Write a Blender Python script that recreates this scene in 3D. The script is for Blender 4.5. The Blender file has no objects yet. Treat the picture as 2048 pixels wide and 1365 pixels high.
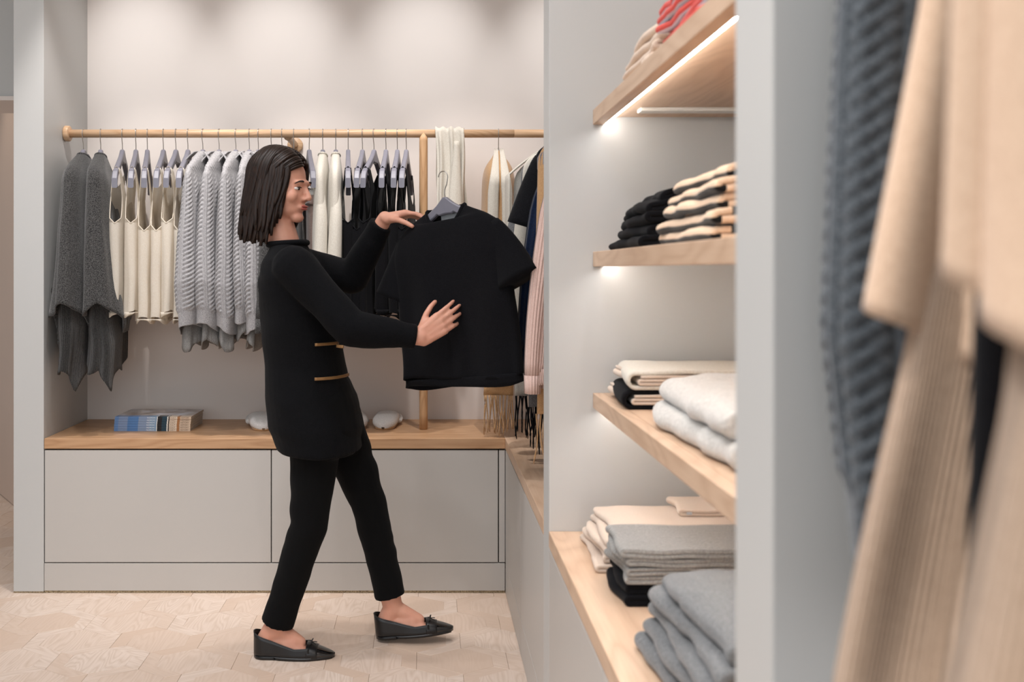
import bpy, bmesh, math, random
import numpy as np
from mathutils import Vector, Matrix, noise as mnoise
random.seed(7); np.random.seed(7)
PI = math.pi
SC = bpy.context.scene
COL = SC.collection

# ------------------------------------------------------------------ camera
CAM_H = 1.25; FPX = 2000.0; VPX = 852.0; VPY = 540.0
cd = bpy.data.cameras.new('camera'); cam = bpy.data.objects.new('camera', cd); COL.objects.link(cam)
cam.location = (0, 0, CAM_H); cam.rotation_euler = (PI/2, 0, 0)
cd.sensor_width = 36.0; cd.lens = FPX/2048*36
cd.shift_x = (1024-VPX)/2048; cd.shift_y = -(682.5-VPY)/2048
cd.clip_start = 0.05
cd.dof.use_dof = True; cd.dof.focus_distance = 3.75; cd.dof.aperture_fstop = 3.8
SC.camera = cam
def W(px, py, Y):      # world point that stands at depth Y on the sight line of a frame position
    return np.array(((px-VPX)*Y/FPX, Y, CAM_H-(py-VPY)*Y/FPX))
def lin(c):
    return tuple(((x/255)/12.92 if x/255 <= 0.04045 else ((x/255+0.055)/1.055)**2.4) for x in c)

# ------------------------------------------------------------------ world, lamps, exposure
w = bpy.data.worlds.new('world'); SC.world = w; w.use_nodes = True
bg = w.node_tree.nodes['Background']; bg.inputs[0].default_value = (0.92, 0.965, 1.0, 1); bg.inputs[1].default_value = 0.34
SC.view_settings.view_transform = 'Standard'; SC.view_settings.look = 'None'
SC.view_settings.gamma = 1.0; SC.view_settings.use_curve_mapping = False
SC.view_settings.exposure = 0.22
def spot(name, loc, target, power, size, blend, color=(1, .9, .78), radius=.03):
    l = bpy.data.lights.new(name, 'SPOT'); l.energy = power; l.spot_size = math.radians(size); l.spot_blend = blend
    l.color = color; l.shadow_soft_size = radius
    o = bpy.data.objects.new(name, l); COL.objects.link(o); o.location = loc
    d = Vector(target)-Vector(loc); o.rotation_euler = d.to_track_quat('-Z', 'Y').to_euler(); return o
def area(name, loc, rot, sx, sy, power, color):
    l = bpy.data.lights.new(name, 'AREA'); l.shape = 'RECTANGLE'; l.size = sx; l.size_y = sy; l.energy = power; l.color = color
    o = bpy.data.objects.new(name, l); COL.objects.link(o); o.location = loc; o.rotation_euler = rot; return o
for i, x in enumerate((-1.24, -0.64, 0.0, 0.62)):        # wall washers whose pools show above the rail
    spot('wall_washer_%d' % i, (x, 3.40, 2.93), (x, 4.36, 2.13), 34, 38, 1.0, (.97, .99, 1.0))
for i, x in enumerate((-1.15, -0.45, 0.2)):              # downlights over the hanging clothes
    spot('downlight_%d' % i, (x, 3.45, 2.93), (x, 4.02, 1.2), 58, 54, .6, (1, .95, .92), .035)
for i, (x, y) in enumerate(((-1.45, 2.75), (-.6, 2.75), (-1.1, 1.6), (-.2, 1.5), (-.9, .4))):   # aisle downlights
    spot('aisle_downlight_%d' % i, (x, y, 2.93), (x, y+.3, 0), 28, 96, .7, (1, .98, 1.0), .04)
for i, y in enumerate((.72, .1)):                         # unseen spots added to brighten the nearest clothes
    spot('clothes_fill_spot_%d' % i, (-.55, y, 2.93), (.40, y+.05, 1.25), 42, 70, .7, (1, .97, .95), .04)
spot('left_bay_downlight', (-2.55, 5.05, 2.9), (-2.25, 5.35, 1.4), 24, 50, .9)
area('ceiling_fill', (-.8, 1.4, 2.9), (0, 0, 0), 2.6, 2.6, 34, (.97, .98, 1.0))  # unseen soft fill added overhead to lift the ambient light
area('daylight_fill', (-1.2, -2.2, 1.7), (PI/2, 0, 0), 4.2, 2.4, 38, (.88, .94, 1.0))  # added cool fill behind the camera, standing in for window daylight

# ------------------------------------------------------------------ materials
def nodes_of(name):
    m = bpy.data.materials.new(name); m.use_nodes = True
    nt = m.node_tree; b = nt.nodes['Principled BSDF']
    return m, nt, b
def nd(nt, t, **kw):
    n = nt.nodes.new(t)
    for k, v in kw.items():
        if k in n.inputs.keys(): n.inputs[k].default_value = v
        else: setattr(n, k, v)
    return n
def rgba(c): return (*lin(c), 1)
def ramp_mix(nt, fac, c1, c2):
    mx = nt.nodes.new('ShaderNodeMix'); mx.data_type = 'RGBA'
    mx.inputs[6].default_value = rgba(c1); mx.inputs[7].default_value = rgba(c2)
    if fac is not None: nt.links.new(fac, mx.inputs[0])
    return mx
def paint(name, c, rough=.55, var=.03):
    m, nt, b = nodes_of(name)
    tc = nd(nt, 'ShaderNodeTexCoord'); n = nd(nt, 'ShaderNodeTexNoise', Scale=3.0, Detail=4.0)
    nt.links.new(tc.outputs['Object'], n.inputs['Vector'])
    c2 = tuple(max(0, x*(1-var)) for x in c)
    mx = ramp_mix(nt, n.outputs['Fac'], c, c2); nt.links.new(mx.outputs[2], b.inputs['Base Color'])
    n2 = nd(nt, 'ShaderNodeTexNoise', Scale=240.0, Detail=2.0); nt.links.new(tc.outputs['Object'], n2.inputs['Vector'])
    bp = nd(nt, 'ShaderNodeBump', Strength=.04, Distance=.002); nt.links.new(n2.outputs['Fac'], bp.inputs['Height'])
    nt.links.new(bp.outputs['Normal'], b.inputs['Normal'])
    b.inputs['Roughness'].default_value = rough
    return m
def plain(name, c, rough=.5, metal=0.0, coat=0.0, spec=.5):
    m, nt, b = nodes_of(name)
    tc = nd(nt, 'ShaderNodeTexCoord'); n = nd(nt, 'ShaderNodeTexNoise', Scale=40.0, Detail=3.0)
    nt.links.new(tc.outputs['Object'], n.inputs['Vector'])
    mx = ramp_mix(nt, n.outputs['Fac'], c, tuple(x*.93 for x in c)); nt.links.new(mx.outputs[2], b.inputs['Base Color'])
    b.inputs['Roughness'].default_value = rough; b.inputs['Metallic'].default_value = metal
    b.inputs['Coat Weight'].default_value = coat; b.inputs['Specular IOR Level'].default_value = spec
    return m
def glow(name, c, s):
    m, nt, b = nodes_of(name)
    b.inputs['Base Color'].default_value = (.9, .9, .9, 1)
    b.inputs['Emission Color'].default_value = rgba(c); b.inputs['Emission Strength'].default_value = s
    return m
def oak(name, c1, c2, c3, axis=0, scale=1.0, rough=.5, var=.1, wander=1.0):
    """oak with cathedral grain running along local axis; every object differs a little"""
    m, nt, b = nodes_of(name)
    tc = nd(nt, 'ShaderNodeTexCoord'); oi = nd(nt, 'ShaderNodeObjectInfo')
    off = nd(nt, 'ShaderNodeVectorMath', operation='MULTIPLY_ADD')
    cmb = nd(nt, 'ShaderNodeCombineXYZ')
    for k, f in enumerate((37.0, 91.0, 13.0)):
        mm = nd(nt, 'ShaderNodeMath', operation='MULTIPLY'); nt.links.new(oi.outputs['Random'], mm.inputs[0]); mm.inputs[1].default_value = f
        nt.links.new(mm.outputs[0], cmb.inputs[k])
    off.inputs[1].default_value = (1, 1, 1)
    nt.links.new(tc.outputs['Object'], off.inputs[0]); nt.links.new(cmb.outputs[0], off.inputs[2])
    mp = nd(nt, 'ShaderNodeMapping')
    s = [9.0*scale]*3; s[axis] = 1.6*scale; mp.inputs['Scale'].default_value = s
    nt.links.new(off.outputs[0], mp.inputs['Vector'])
    n1 = nd(nt, 'ShaderNodeTexNoise', Scale=1.0, Detail=2.0, Roughness=.45); nt.links.new(mp.outputs[0], n1.inputs['Vector'])
    mu = nd(nt, 'ShaderNodeMath', operation='MULTIPLY'); nt.links.new(n1.outputs['Fac'], mu.inputs[0]); mu.inputs[1].default_value = 13.0*wander
    sn = nd(nt, 'ShaderNodeMath', operation='PINGPONG'); nt.links.new(mu.outputs[0], sn.inputs[0]); sn.inputs[1].default_value = .5
    mp2 = nd(nt, 'ShaderNodeMapping'); s2 = [170.0*scale]*3; s2[axis] = 7.0*scale; mp2.inputs['Scale'].default_value = s2
    nt.links.new(off.outputs[0], mp2.inputs['Vector'])
    n2 = nd(nt, 'ShaderNodeTexNoise', Scale=1.0, Detail=3.0, Roughness=.6); nt.links.new(mp2.outputs[0], n2.inputs['Vector'])
    pw = nd(nt, 'ShaderNodeMath', operation='POWER'); nt.links.new(sn.outputs[0], pw.inputs[0]); pw.inputs[1].default_value = 1.6
    mx = ramp_mix(nt, None, c1, c2)
    ad = nd(nt, 'ShaderNodeMath', operation='MULTIPLY_ADD'); nt.links.new(pw.outputs[0], ad.inputs[0]); ad.inputs[1].default_value = 1.7
    nt.links.new(n2.outputs['Fac'], ad.inputs[2]); 
    sb = nd(nt, 'ShaderNodeMath', operation='SUBTRACT', use_clamp=True); nt.links.new(ad.outputs[0], sb.inputs[0]); sb.inputs[1].default_value = .42
    nt.links.new(sb.outputs[0], mx.inputs[0])
    mx2 = nt.nodes.new('ShaderNodeMix'); mx2.data_type = 'RGBA'; mx2.inputs[7].default_value = rgba(c3)
    nt.links.new(mx.outputs[2], mx2.inputs[6])
    mr = nd(nt, 'ShaderNodeMath', operation='MULTIPLY'); nt.links.new(oi.outputs['Random'], mr.inputs[0]); mr.inputs[1].default_value = min(1.0, var*6)
    nt.links.new(mr.outputs[0], mx2.inputs[0])
    nt.links.new(mx2.outputs[2], b.inputs['Base Color'])
    bp = nd(nt, 'ShaderNodeBump', Strength=.12, Distance=.001); nt.links.new(n2.outputs['Fac'], bp.inputs['Height'])
    nt.links.new(bp.outputs['Normal'], b.inputs['Normal'])
    b.inputs['Roughness'].default_value = rough; b.inputs['Specular IOR Level'].default_value = .35
    return m
def fabric(name, c1, c2, scale=420.0, bump=.5, rib=0.0, ribdepth=.0015, sheen=.25, rough=.95, contrast=1.6, stripe=None, ribaxis=0, thin=0.0):
    """wool or cotton: flecked yarn colours, fuzzy relief, optional ribs (lines per metre along u of the cloth)"""
    m, nt, b = nodes_of(name)
    tc = nd(nt, 'ShaderNodeTexCoord')
    n = nd(nt, 'ShaderNodeTexNoise', Scale=scale, Detail=2.5, Roughness=.7); nt.links.new(tc.outputs['Object'], n.inputs['Vector'])
    k = nd(nt, 'ShaderNodeMath', operation='MULTIPLY_ADD', use_clamp=True); nt.links.new(n.outputs['Fac'], k.inputs[0])
    k.inputs[1].default_value = contrast*2; k.inputs[2].default_value = .5-contrast
    mx = ramp_mix(nt, k.outputs[0], c1, c2); col = mx.outputs[2]
    sep = nd(nt, 'ShaderNodeSeparateXYZ'); nt.links.new(tc.outputs['UV'], sep.inputs[0])
    if stripe:                                   # (colour, width, period, offset, axis)
        sc, wd, per, of, ax = stripe
        a = nd(nt, 'ShaderNodeMath', operation='ADD'); nt.links.new(sep.outputs[ax], a.inputs[0]); a.inputs[1].default_value = of+100*per
        md = nd(nt, 'ShaderNodeMath', operation='MODULO'); nt.links.new(a.outputs[0], md.inputs[0]); md.inputs[1].default_value = per
        lt = nd(nt, 'ShaderNodeMath', operation='LESS_THAN'); nt.links.new(md.outputs[0], lt.inputs[0]); lt.inputs[1].default_value = wd
        m3 = nt.nodes.new('ShaderNodeMix'); m3.data_type = 'RGBA'; nt.links.new(lt.outputs[0], m3.inputs[0])
        nt.links.new(col, m3.inputs[6]); m3.inputs[7].default_value = rgba(sc); col = m3.outputs[2]
    nt.links.new(col, b.inputs['Base Color'])
    bp = nd(nt, 'ShaderNodeBump', Strength=bump, Distance=.0012); nt.links.new(n.outputs['Fac'], bp.inputs['Height'])
    last = bp
    if rib:
        mu = nd(nt, 'ShaderNodeMath', operation='MULTIPLY'); nt.links.new(sep.outputs[ribaxis], mu.inputs[0]); mu.inputs[1].default_value = rib*2*PI
        sn = nd(nt, 'ShaderNodeMath', operation='SINE'); nt.links.new(mu.outputs[0], sn.inputs[0])
        bq = nd(nt, 'ShaderNodeBump', Strength=.9, Distance=ribdepth); nt.links.new(sn.outputs[0], bq.inputs['Height'])
        nt.links.new(bp.outputs['Normal'], bq.inputs['Normal']); last = bq
    nt.links.new(last.outputs['Normal'], b.inputs['Normal'])
    b.inputs['Roughness'].default_value = rough; b.inputs['Specular IOR Level'].default_value = .15
    b.inputs['Sheen Weight'].default_value = sheen; b.inputs['Sheen Roughness'].default_value = .5
    if thin:                                     # light shows through a single layer of fine knit
        tr = nd(nt, 'ShaderNodeBsdfTranslucent'); nt.links.new(col, tr.inputs['Color']); ms = nd(nt, 'ShaderNodeMixShader'); ms.inputs[0].default_value = thin
        nt.links.new(b.outputs[0], ms.inputs[1]); nt.links.new(tr.outputs[0], ms.inputs[2]); nt.links.new(ms.outputs[0], nt.nodes['Material Output'].inputs['Surface'])
    return m

M = {}
M['wall'] = paint('painted_wall', (236, 226, 219), .6)
M['cabinet'] = paint('painted_cabinet', (195, 191, 186), .42, .015)
M['panel'] = paint('painted_panel', (198, 198, 196), .45, .015)
M['far_wall'] = paint('painted_far_wall', (214, 190, 174), .6)
M['ceiling'] = paint('painted_ceiling', (240, 238, 234), .8)
M['gap_shade'] = plain('gap_shade', (18, 15, 13), .8)  # near-black colour painted in so gaps between fronts read as shade
M['chipboard'] = fabric('chipboard_edge', (90, 76, 58), (190, 172, 140), 260, .3, sheen=0)
M['floor_block'] = oak('oak_parquet', (229, 211, 197), (203, 180, 161), (211, 186, 166), 0, 1.0, .45, .16, 1.7)
M['subfloor'] = plain('floor_joint', (150, 124, 100), .8)
M['oak'] = oak('oak_shelf', (198, 158, 121), (168, 125, 88), (190, 149, 112), 0, .8, .42, .03)
M['oak_y'] = oak('oak_shelf_lengthways', (216, 186, 159), (191, 157, 129), (209, 177, 149), 1, .8, .42, .03)
M['oak_z'] = oak('oak_post', (205, 166, 126), (170, 128, 88), (196, 156, 118), 2, 1.2, .45, .03)
M['oak_rail'] = oak('oak_rail', (212, 178, 144), (180, 142, 106), (204, 166, 130), 0, 1.2, .4, .03)
M['led'] = glow('led_strip', (255, 252, 248), 21.0)
M['channel'] = plain('white_plastic_channel', (240, 236, 228), .35)
M['hanger'] = plain('grey_plastic', (128, 127, 138), .38)
M['steel'] = plain('brushed_steel', (200, 196, 190), .28, 1.0)
M['charcoal'] = fabric('charcoal_wool', (24, 24, 25), (92, 91, 90), 330, .9, contrast=2.2)
M['charcoal_rib'] = fabric('charcoal_rib_wool', (24, 24, 24), (68, 67, 66), 330, .5, rib=160, contrast=1.7)
M['cream'] = fabric('cream_knit', (248, 241, 229), (238, 228, 212), 300, .35, thin=.4)
M['cream_white'] = fabric('cream_white_wool', (240, 235, 224), (226, 219, 206), 260, .4, thin=.2)
M['grey_knit'] = fabric('grey_marl_knit', (136, 134, 136), (184, 182, 183), 300, .5, contrast=1.5)
M['grey_knit_rib'] = fabric('grey_marl_rib', (130, 127, 124), (170, 166, 162), 300, .4, rib=190)
M['black_knit'] = fabric('black_knit', (9, 9, 12), (17, 17, 21), 300, .4, sheen=.03)
M['black_fuzzy'] = fabric('black_fuzzy_knit', (9, 9, 11), (32, 32, 36), 420, 1.0, sheen=.1)
M['navy'] = fabric('navy_knit', (16, 26, 46), (26, 42, 72), 300, .4, rib=45, ribdepth=.003, sheen=.15)
M['camel'] = fabric('camel_wool', (206, 166, 122), (186, 146, 104), 320, .45)
M['camel_dark'] = fabric('camel_melange', (196, 158, 116), (168, 130, 92), 320, .45)
M['camel_rib'] = fabric('camel_rib', (204, 166, 124), (182, 144, 104), 320, .4, rib=150)
M['light_grey'] = fabric('light_grey_wool', (206, 202, 194), (182, 178, 171), 320, .45)
M['mid_grey'] = fabric('mid_grey_wool', (82, 83, 86), (128, 128, 130), 330, .6)
M['pink'] = fabric('pale_pink_knit', (240, 208, 196), (226, 190, 178), 320, .4, rib=110)
M['teal_rib'] = fabric('dark_teal_rib', (22, 30, 36), (36, 46, 52), 320, .4, rib=150)
M['brown_knit'] = fabric('taupe_knit', (150, 128, 118), (120, 102, 96), 320, .4)
M['peach'] = fabric('pale_peach_wool', (238, 216, 196), (224, 199, 177), 320, .35)
M['sand'] = fabric('sand_jersey', (218, 200, 184), (206, 186, 168), 380, .2, contrast=1.0)
M['white_fluff'] = fabric('white_fluffy_wool', (212, 209, 204), (186, 183, 178), 160, 1.0, sheen=.5)
M['pile_grey'] = fabric('heather_grey_wool', (92, 94, 96), (130, 131, 132), 260, .6)
M['pile_grey_rib'] = fabric('grey_ribbed_wool', (176, 174, 170), (140, 138, 134), 300, .6, rib=95, ribaxis=1, ribdepth=.003)
M['stripes'] = fabric('camel_black_stripes', (240, 212, 184), (226, 192, 160), 320, .35, stripe=((20, 18, 18), .0140, .046, .010, 0))
M['red_white'] = fabric('red_white_stripes', (230, 226, 230), (216, 212, 218), 320, .3, stripe=((226, 62, 44), .010, .026, 0, 0))
M['felt_white'] = fabric('white_felt', (228, 224, 220), (206, 201, 197), 300, .7)
M['felt_sole'] = fabric('tan_suede', (206, 166, 122), (180, 140, 100), 300, .3)
M['skin'] = None
def skin_mat():
    m, nt, b = nodes_of('skin')
    tc = nd(nt, 'ShaderNodeTexCoord'); n = nd(nt, 'ShaderNodeTexNoise', Scale=22.0, Detail=4.0); nt.links.new(tc.outputs['Object'], n.inputs['Vector'])
    mx = ramp_mix(nt, n.outputs['Fac'], (226, 172, 148), (206, 142, 118)); nt.links.new(mx.outputs[2], b.inputs['Base Color'])
    b.inputs['Roughness'].default_value = .5; b.inputs['Subsurface Weight'].default_value = .15
    b.inputs['Subsurface Radius'].default_value = (.01, .004, .002)
    return m
M['skin'] = skin_mat()
M['hair'] = oak('dark_brown_hair', (26, 17, 13), (52, 33, 23), (34, 22, 16), 2, 3.0, .45, .0)
M['jacket'] = fabric('black_boucle', (6, 7, 9), (14, 14, 17), 260, .8, sheen=.02)
M['trousers'] = fabric('black_trouser_cloth', (7, 7, 8), (13, 13, 14), 600, .2, sheen=.02)
M['leather'] = plain('black_leather', (16, 16, 18), .34, 0, .1)
M['patent'] = plain('black_patent_leather', (8, 8, 10), .08, 0, 1.0)
M['gold'] = plain('dull_gold_braid', (150, 112, 70), .5, .3)
M['label'] = plain('woven_label', (196, 198, 200), .8)
M['lip'] = plain('lips', (186, 92, 82), .4)
M['eye_white'] = plain('eye_white', (232, 228, 224), .2)
M['brow'] = plain('eyebrow', (40, 26, 20), .8)
M['knob'] = plain('satin_steel', (180, 178, 174), .3, 1.0)

# ------------------------------------------------------------------ mesh helpers
class MB:
    def __init__(s): s.V = []; s.F = []; s.UV = []; s.n = 0
    def add(s, v, f, uv=None):
        v = np.asarray(v, float)
        s.V.append(v); s.F += [tuple(i+s.n for i in q) for q in f]; s.n += len(v)
        s.UV.append(np.asarray(uv, float) if uv is not None else v[:, [0, 2]].copy())
        return s
    def box(s, lo, hi):
        x0, y0, z0 = lo; x1, y1, z1 = hi
        v = [(x0,y0,z0),(x1,y0,z0),(x1,y1,z0),(x0,y1,z0),(x0,y0,z1),(x1,y0,z1),(x1,y1,z1),(x0,y1,z1)]
        return s.add(v, [(0,3,2,1),(4,5,6,7),(0,1,5,4),(1,2,6,5),(2,3,7,6),(3,0,4,7)])
    def grid(s, P, uv=None, flip=False):
        """P: (m, n, 3) array of points"""
        m, n = P.shape[:2]
        f = []
        for i in range(m-1):
            for j in range(n-1):
                q = (i*n+j, i*n+j+1, (i+1)*n+j+1, (i+1)*n+j)
                f.append(q[::-1] if flip else q)
        return s.add(P.reshape(-1, 3), f, None if uv is None else uv.reshape(-1, 2))
    def loft(s, R, cap0=True, cap1=True, uv=None):
        """R: (m, n, 3) rings without repeated seam point"""
        m, n = R.shape[:2]; f = []
        for i in range(m-1):
            for j in range(n):
                k = (j+1) % n
                f.append((i*n+j, i*n+k, (i+1)*n+k, (i+1)*n+j))
        if cap0: f.append(tuple(range(n))[::-1])
        if cap1: f.append(tuple((m-1)*n+j for j in range(n)))
        return s.add(R.reshape(-1, 3), f, None if uv is None else uv.reshape(-1, 2))
    def tube(s, path, ra, rb=None, seg=10, up=(0, 0, 1), cap=True, dome=False):
        P = np.asarray(path, float); m = len(P)
        ra = np.broadcast_to(np.asarray(ra, float), (m,)).copy(); rb = ra if rb is None else np.broadcast_to(np.asarray(rb, float), (m,)).copy()
        T = np.gradient(P, axis=0); T /= np.linalg.norm(T, axis=1)[:, None]+1e-12
        th = np.arange(seg)*2*PI/seg
        R = []; U = np.asarray(up, float)
        for i in range(m):
            a = U-T[i]*U.dot(T[i])
            if np.linalg.norm(a) < 1e-4:
                a = np.cross(T[i], (1, 0, 0)) if abs(T[i][0]) < .9 else np.cross(T[i], (0, 1, 0))
            a /= np.linalg.norm(a); b = np.cross(T[i], a)
            R.append(P[i]+np.outer(np.cos(th)*ra[i], a)+np.outer(np.sin(th)*rb[i], b))
        R = np.array(R)
        L = np.concatenate([[0], np.cumsum(np.linalg.norm(np.diff(P, axis=0), axis=1))])
        uv = np.stack([np.broadcast_to(th*ra.mean(), (m, seg)), np.broadcast_to(-L[:, None], (m, seg))], -1)
        return s.loft(R, cap, cap, uv)
    def capsule(s, p0, p1, r0, r1, seg=14):
        p0 = np.asarray(p0, float); p1 = np.asarray(p1, float); d = p1-p0; L = np.linalg.norm(d)+1e-9; d = d/L
        path = []; rad = []
        for a in np.linspace(-PI/2+.25, 0, 4): path.append(p0+d*r0*math.sin(a)); rad.append(r0*math.cos(a))
        for a in np.linspace(0, PI/2-.25, 4): path.append(p1+d*r1*math.sin(a)); rad.append(r1*math.cos(a))
        a = np.cross(d, (0, 0, 1)) if abs(d[2]) < .9 else np.cross(d, (1, 0, 0))
        a /= np.linalg.norm(a); b = np.cross(d, a); th = np.arange(seg)*2*PI/seg
        R = np.array([p+r*(np.outer(np.cos(th), a)+np.outer(np.sin(th), b)) for p, r in zip(path, rad)])
        return s.loft(R)
    def ellipsoid(s, c, r, rot=None, seg=20, rings=12):
        ph = np.linspace(-PI/2+.12, PI/2-.12, rings); th = np.arange(seg)*2*PI/seg
        R = np.stack([np.cos(ph)[:, None]*np.cos(th)*r[0], np.cos(ph)[:, None]*np.sin(th)*r[1], np.broadcast_to(np.sin(ph)[:, None]*r[2], (rings, seg))], -1)
        if rot is not None: R = R @ np.asarray(rot).T
        return s.loft(R+np.asarray(c))
    def ribbon(s, path, wdir, width, th, uvs=1.0):
        """a flat strip of cloth along path, wdir: across vector(s), width and thickness"""
        P = np.asarray(path, float); m = len(P)
        D = np.broadcast_to(np.asarray(wdir, float), P.shape).copy(); D /= np.linalg.norm(D, axis=1)[:, None]
        wd = np.broadcast_to(np.asarray(width, float), (m,))
        T = np.gradient(P, axis=0); T /= np.linalg.norm(T, axis=1)[:, None]+1e-12
        N = np.cross(T, D); N /= np.linalg.norm(N, axis=1)[:, None]+1e-12
        k = 5; q = np.linspace(-.5, .5, k)
        R = []
        for i in range(m):
            a = [P[i]+D[i]*wd[i]*t+N[i]*th/2 for t in q]; b = [P[i]+D[i]*wd[i]*t-N[i]*th/2 for t in q[::-1]]
            R.append(a+b)
        return s.loft(np.array(R))
    def build(s, name, mat, parent=None, loc=(0, 0, 0), rot=(0, 0, 0), smooth=True, solid=0.0, origin=None):
        me = bpy.data.meshes.new(name)
        V = np.concatenate(s.V) if s.V else np.zeros((0, 3)); UV = np.concatenate(s.UV)
        if origin is not None: V = V-np.asarray(origin); loc = tuple(origin)
        me.from_pydata(V.tolist(), [], s.F); me.update()
        ul = me.uv_layers.new(name='UVMap')
        li = np.empty(len(me.loops), int); me.loops.foreach_get('vertex_index', li)
        ul.data.foreach_set('uv', UV[li].astype(np.float32).ravel())
        me.materials.append(M[mat] if isinstance(mat, str) else mat)
        if smooth: me.polygons.foreach_set('use_smooth', [True]*len(me.polygons))
        o = bpy.data.objects.new(name, me); COL.objects.link(o); o.location = loc; o.rotation_euler = rot
        if parent is not None: o.parent = parent
        if solid:
            md = o.modifiers.new('cloth_thickness', 'SOLIDIFY'); md.thickness = solid; md.offset = 0
        return o
def bbox(name, lo, hi, mat, parent=None, bev=.002, loc=None, smooth=False):
    """a box with softened edges; loc: origin of the object in its parent's space"""
    bm = bmesh.new(); bmesh.ops.create_cube(bm, size=1)
    lo = np.array(lo, float); hi = np.array(hi, float); c = (lo+hi)/2 if loc is None else np.array(loc, float)
    for v in bm.verts: v.co = Vector((lo+hi)/2-c)+Vector(np.array(v.co)*(hi-lo))
    if bev: bmesh.ops.bevel(bm, geom=bm.edges[:], offset=bev, segments=2, affect='EDGES', profile=.5)
    me = bpy.data.meshes.new(name); bm.to_mesh(me); bm.free()
    me.materials.append(M[mat] if isinstance(mat, str) else mat)
    o = bpy.data.objects.new(name, me); COL.objects.link(o); o.location = c
    if parent is not None: o.parent = parent
    return o
def tag(o, label, cat, group=None, kind=None):
    o['label'] = label
    if cat: o['category'] = cat
    if group: o['group'] = group
    if kind: o['kind'] = kind
    return o
def struct(o, label=None):
    o['kind'] = 'structure'
    if label: o['label'] = label
    return o
def empty(name, loc=(0, 0, 0), rot=(0, 0, 0)):
    o = bpy.data.objects.new(name, None); COL.objects.link(o); o.location = loc; o.rotation_euler = rot; o.empty_display_size = .05; return o
def copy_tree(o, parent=None):
    c = o.copy(); COL.objects.link(c)
    if parent is not None: c.parent = parent
    for ch in list(o.children): copy_tree(ch, c)
    return c
def nz(p, s=1.0, seed=0.0):
    return mnoise.noise(Vector((p[0]*s+seed, p[1]*s+seed*1.7, p[2]*s-seed)))

# ================================================================== THE SETTING
BY = 3.864            # front plane of the bench and of the wall end
WY = 4.362            # back wall
LX = -1.477           # inner face of the wall end at the left
RX = 0.307            # front plane of the units along the right wall
RW = 0.815            # right wall
BT = 0.598            # bench height
P1 = (2.494, 2.610)   # partition between the rail bay and the shelf bay
P2 = (0.886, 0.993)   # partition in front of the shelf bay
CZ = 2.95

# ---- floor: parquet of six-sided blocks woven with narrow strips
fl = struct(bbox('floor', (-4.2, -1.5, -.06), (RX+.1, 7.2, -.0125), 'subfloor', bev=0, loc=(0, 0, 0)), 'pale oak parquet floor of six-sided blocks and strips')
PXX, PYY = .29, .175
blk = [(0, .105), (.0975, .045), (.0975, -.045), (0, -.105), (-.0975, -.045), (-.0975, .045)]
A1 = math.atan2(.06, .0975)
d1a = [(0, .07), (.0975, .13), (.145, .105), (.0475, .045), (.0475, -.045), (0, -.07)]
d1b = [(0, .07), (.0975, .13), (.0975, .22), (.145, .245), (.145, .105), (.0475, .045)]
d2a = [(0, .07), (.0475, .045), (.0475, -.045), (.145, -.105), (.0975, -.13), (0, -.07)]
d2b = [(0, -.07), (.0475, -.045), (.145, -.105), (.145, -.245), (.0975, -.22), (.0975, -.13)]
def plank_mesh(name, poly, ang):
    P = np.array(poly); c = P.mean(0)
    ca, sa = math.cos(-ang), math.sin(-ang); R = np.array(((ca, -sa), (sa, ca)))
    def off(d):
        Q = []
        n = len(P)
        for i in range(n):
            p = P[i]; v = (c-p); v = v/np.linalg.norm(v); Q.append(p+v*d)
        return (np.array(Q)-c) @ R.T
    a, b = off(.0005), off(.0013)
    n = len(P)
    V = [(x, y, -.012) for x, y in a]+[(x, y, -.0007) for x, y in a]+[(x, y, 0) for x, y in b]
    cw = sum(P[i][0]*P[(i+1) % n][1]-P[(i+1) % n][0]*P[i][1] for i in range(n)) < 0
    F = []
    for r in range(2):
        for i in range(n):
            j = (i+1) % n; q = (r*n+i, r*n+j, (r+1)*n+j, (r+1)*n+i); F.append(q[::-1] if cw else q)
    top = tuple(2*n+i for i in range(n)); F.append(top[::-1] if cw else top)
    me = bpy.data.meshes.new(name); me.from_pydata(V, [], F); me.materials.append(M['floor_block']); me.update()
    return me, c, (V, F)
ptypes = {'b': plank_mesh('floor_block', blk, PI/2), '1a': plank_mesh('floor_strip', d1a, A1), '1b': plank_mesh('floor_strip', d1b, A1),
          '2a': plank_mesh('floor_strip', d2a, -A1), '2b': plank_mesh('floor_strip', d2b, -A1)}
pang = {'b': PI/2, '1a': A1, '1b': A1, '2a': -A1, '2b': -A1}
pieces = []
Y0F = 3.02
for j in range(-14, 20):
    for i in range(-14, 8):
        ox = (i+(.5 if j % 2 else 0))*PXX-.03; oy = Y0F+j*PYY
        pieces.append(('b', ox, oy))
        cx = ox+PXX/2
        pieces.append(('1a' if j % 2 == 0 else '1b', cx, oy))
        pieces.append(('2a' if j % 2 else '2b', cx, oy))
def in_room(x, y): return -4.0 < x < RX+.05 and .6 < y < 6.2
pieces = [(t, ox+ptypes[t][1][0], oy+ptypes[t][1][1]) for t, ox, oy in pieces]
pieces = [p for p in pieces if in_room(p[1], p[2])]
def plank_rank(p):
    t, x, y = p
    sx, sy = VPX+x/y*FPX, VPY+CAM_H/y*FPX
    vis = -40 < sx < 1110 and sy < 1420 and (y < 3.95 or x < -1.55) and y > 2.9
    return (0 if vis else 1, y)
pieces.sort(key=plank_rank)
rest = MB()
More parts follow.
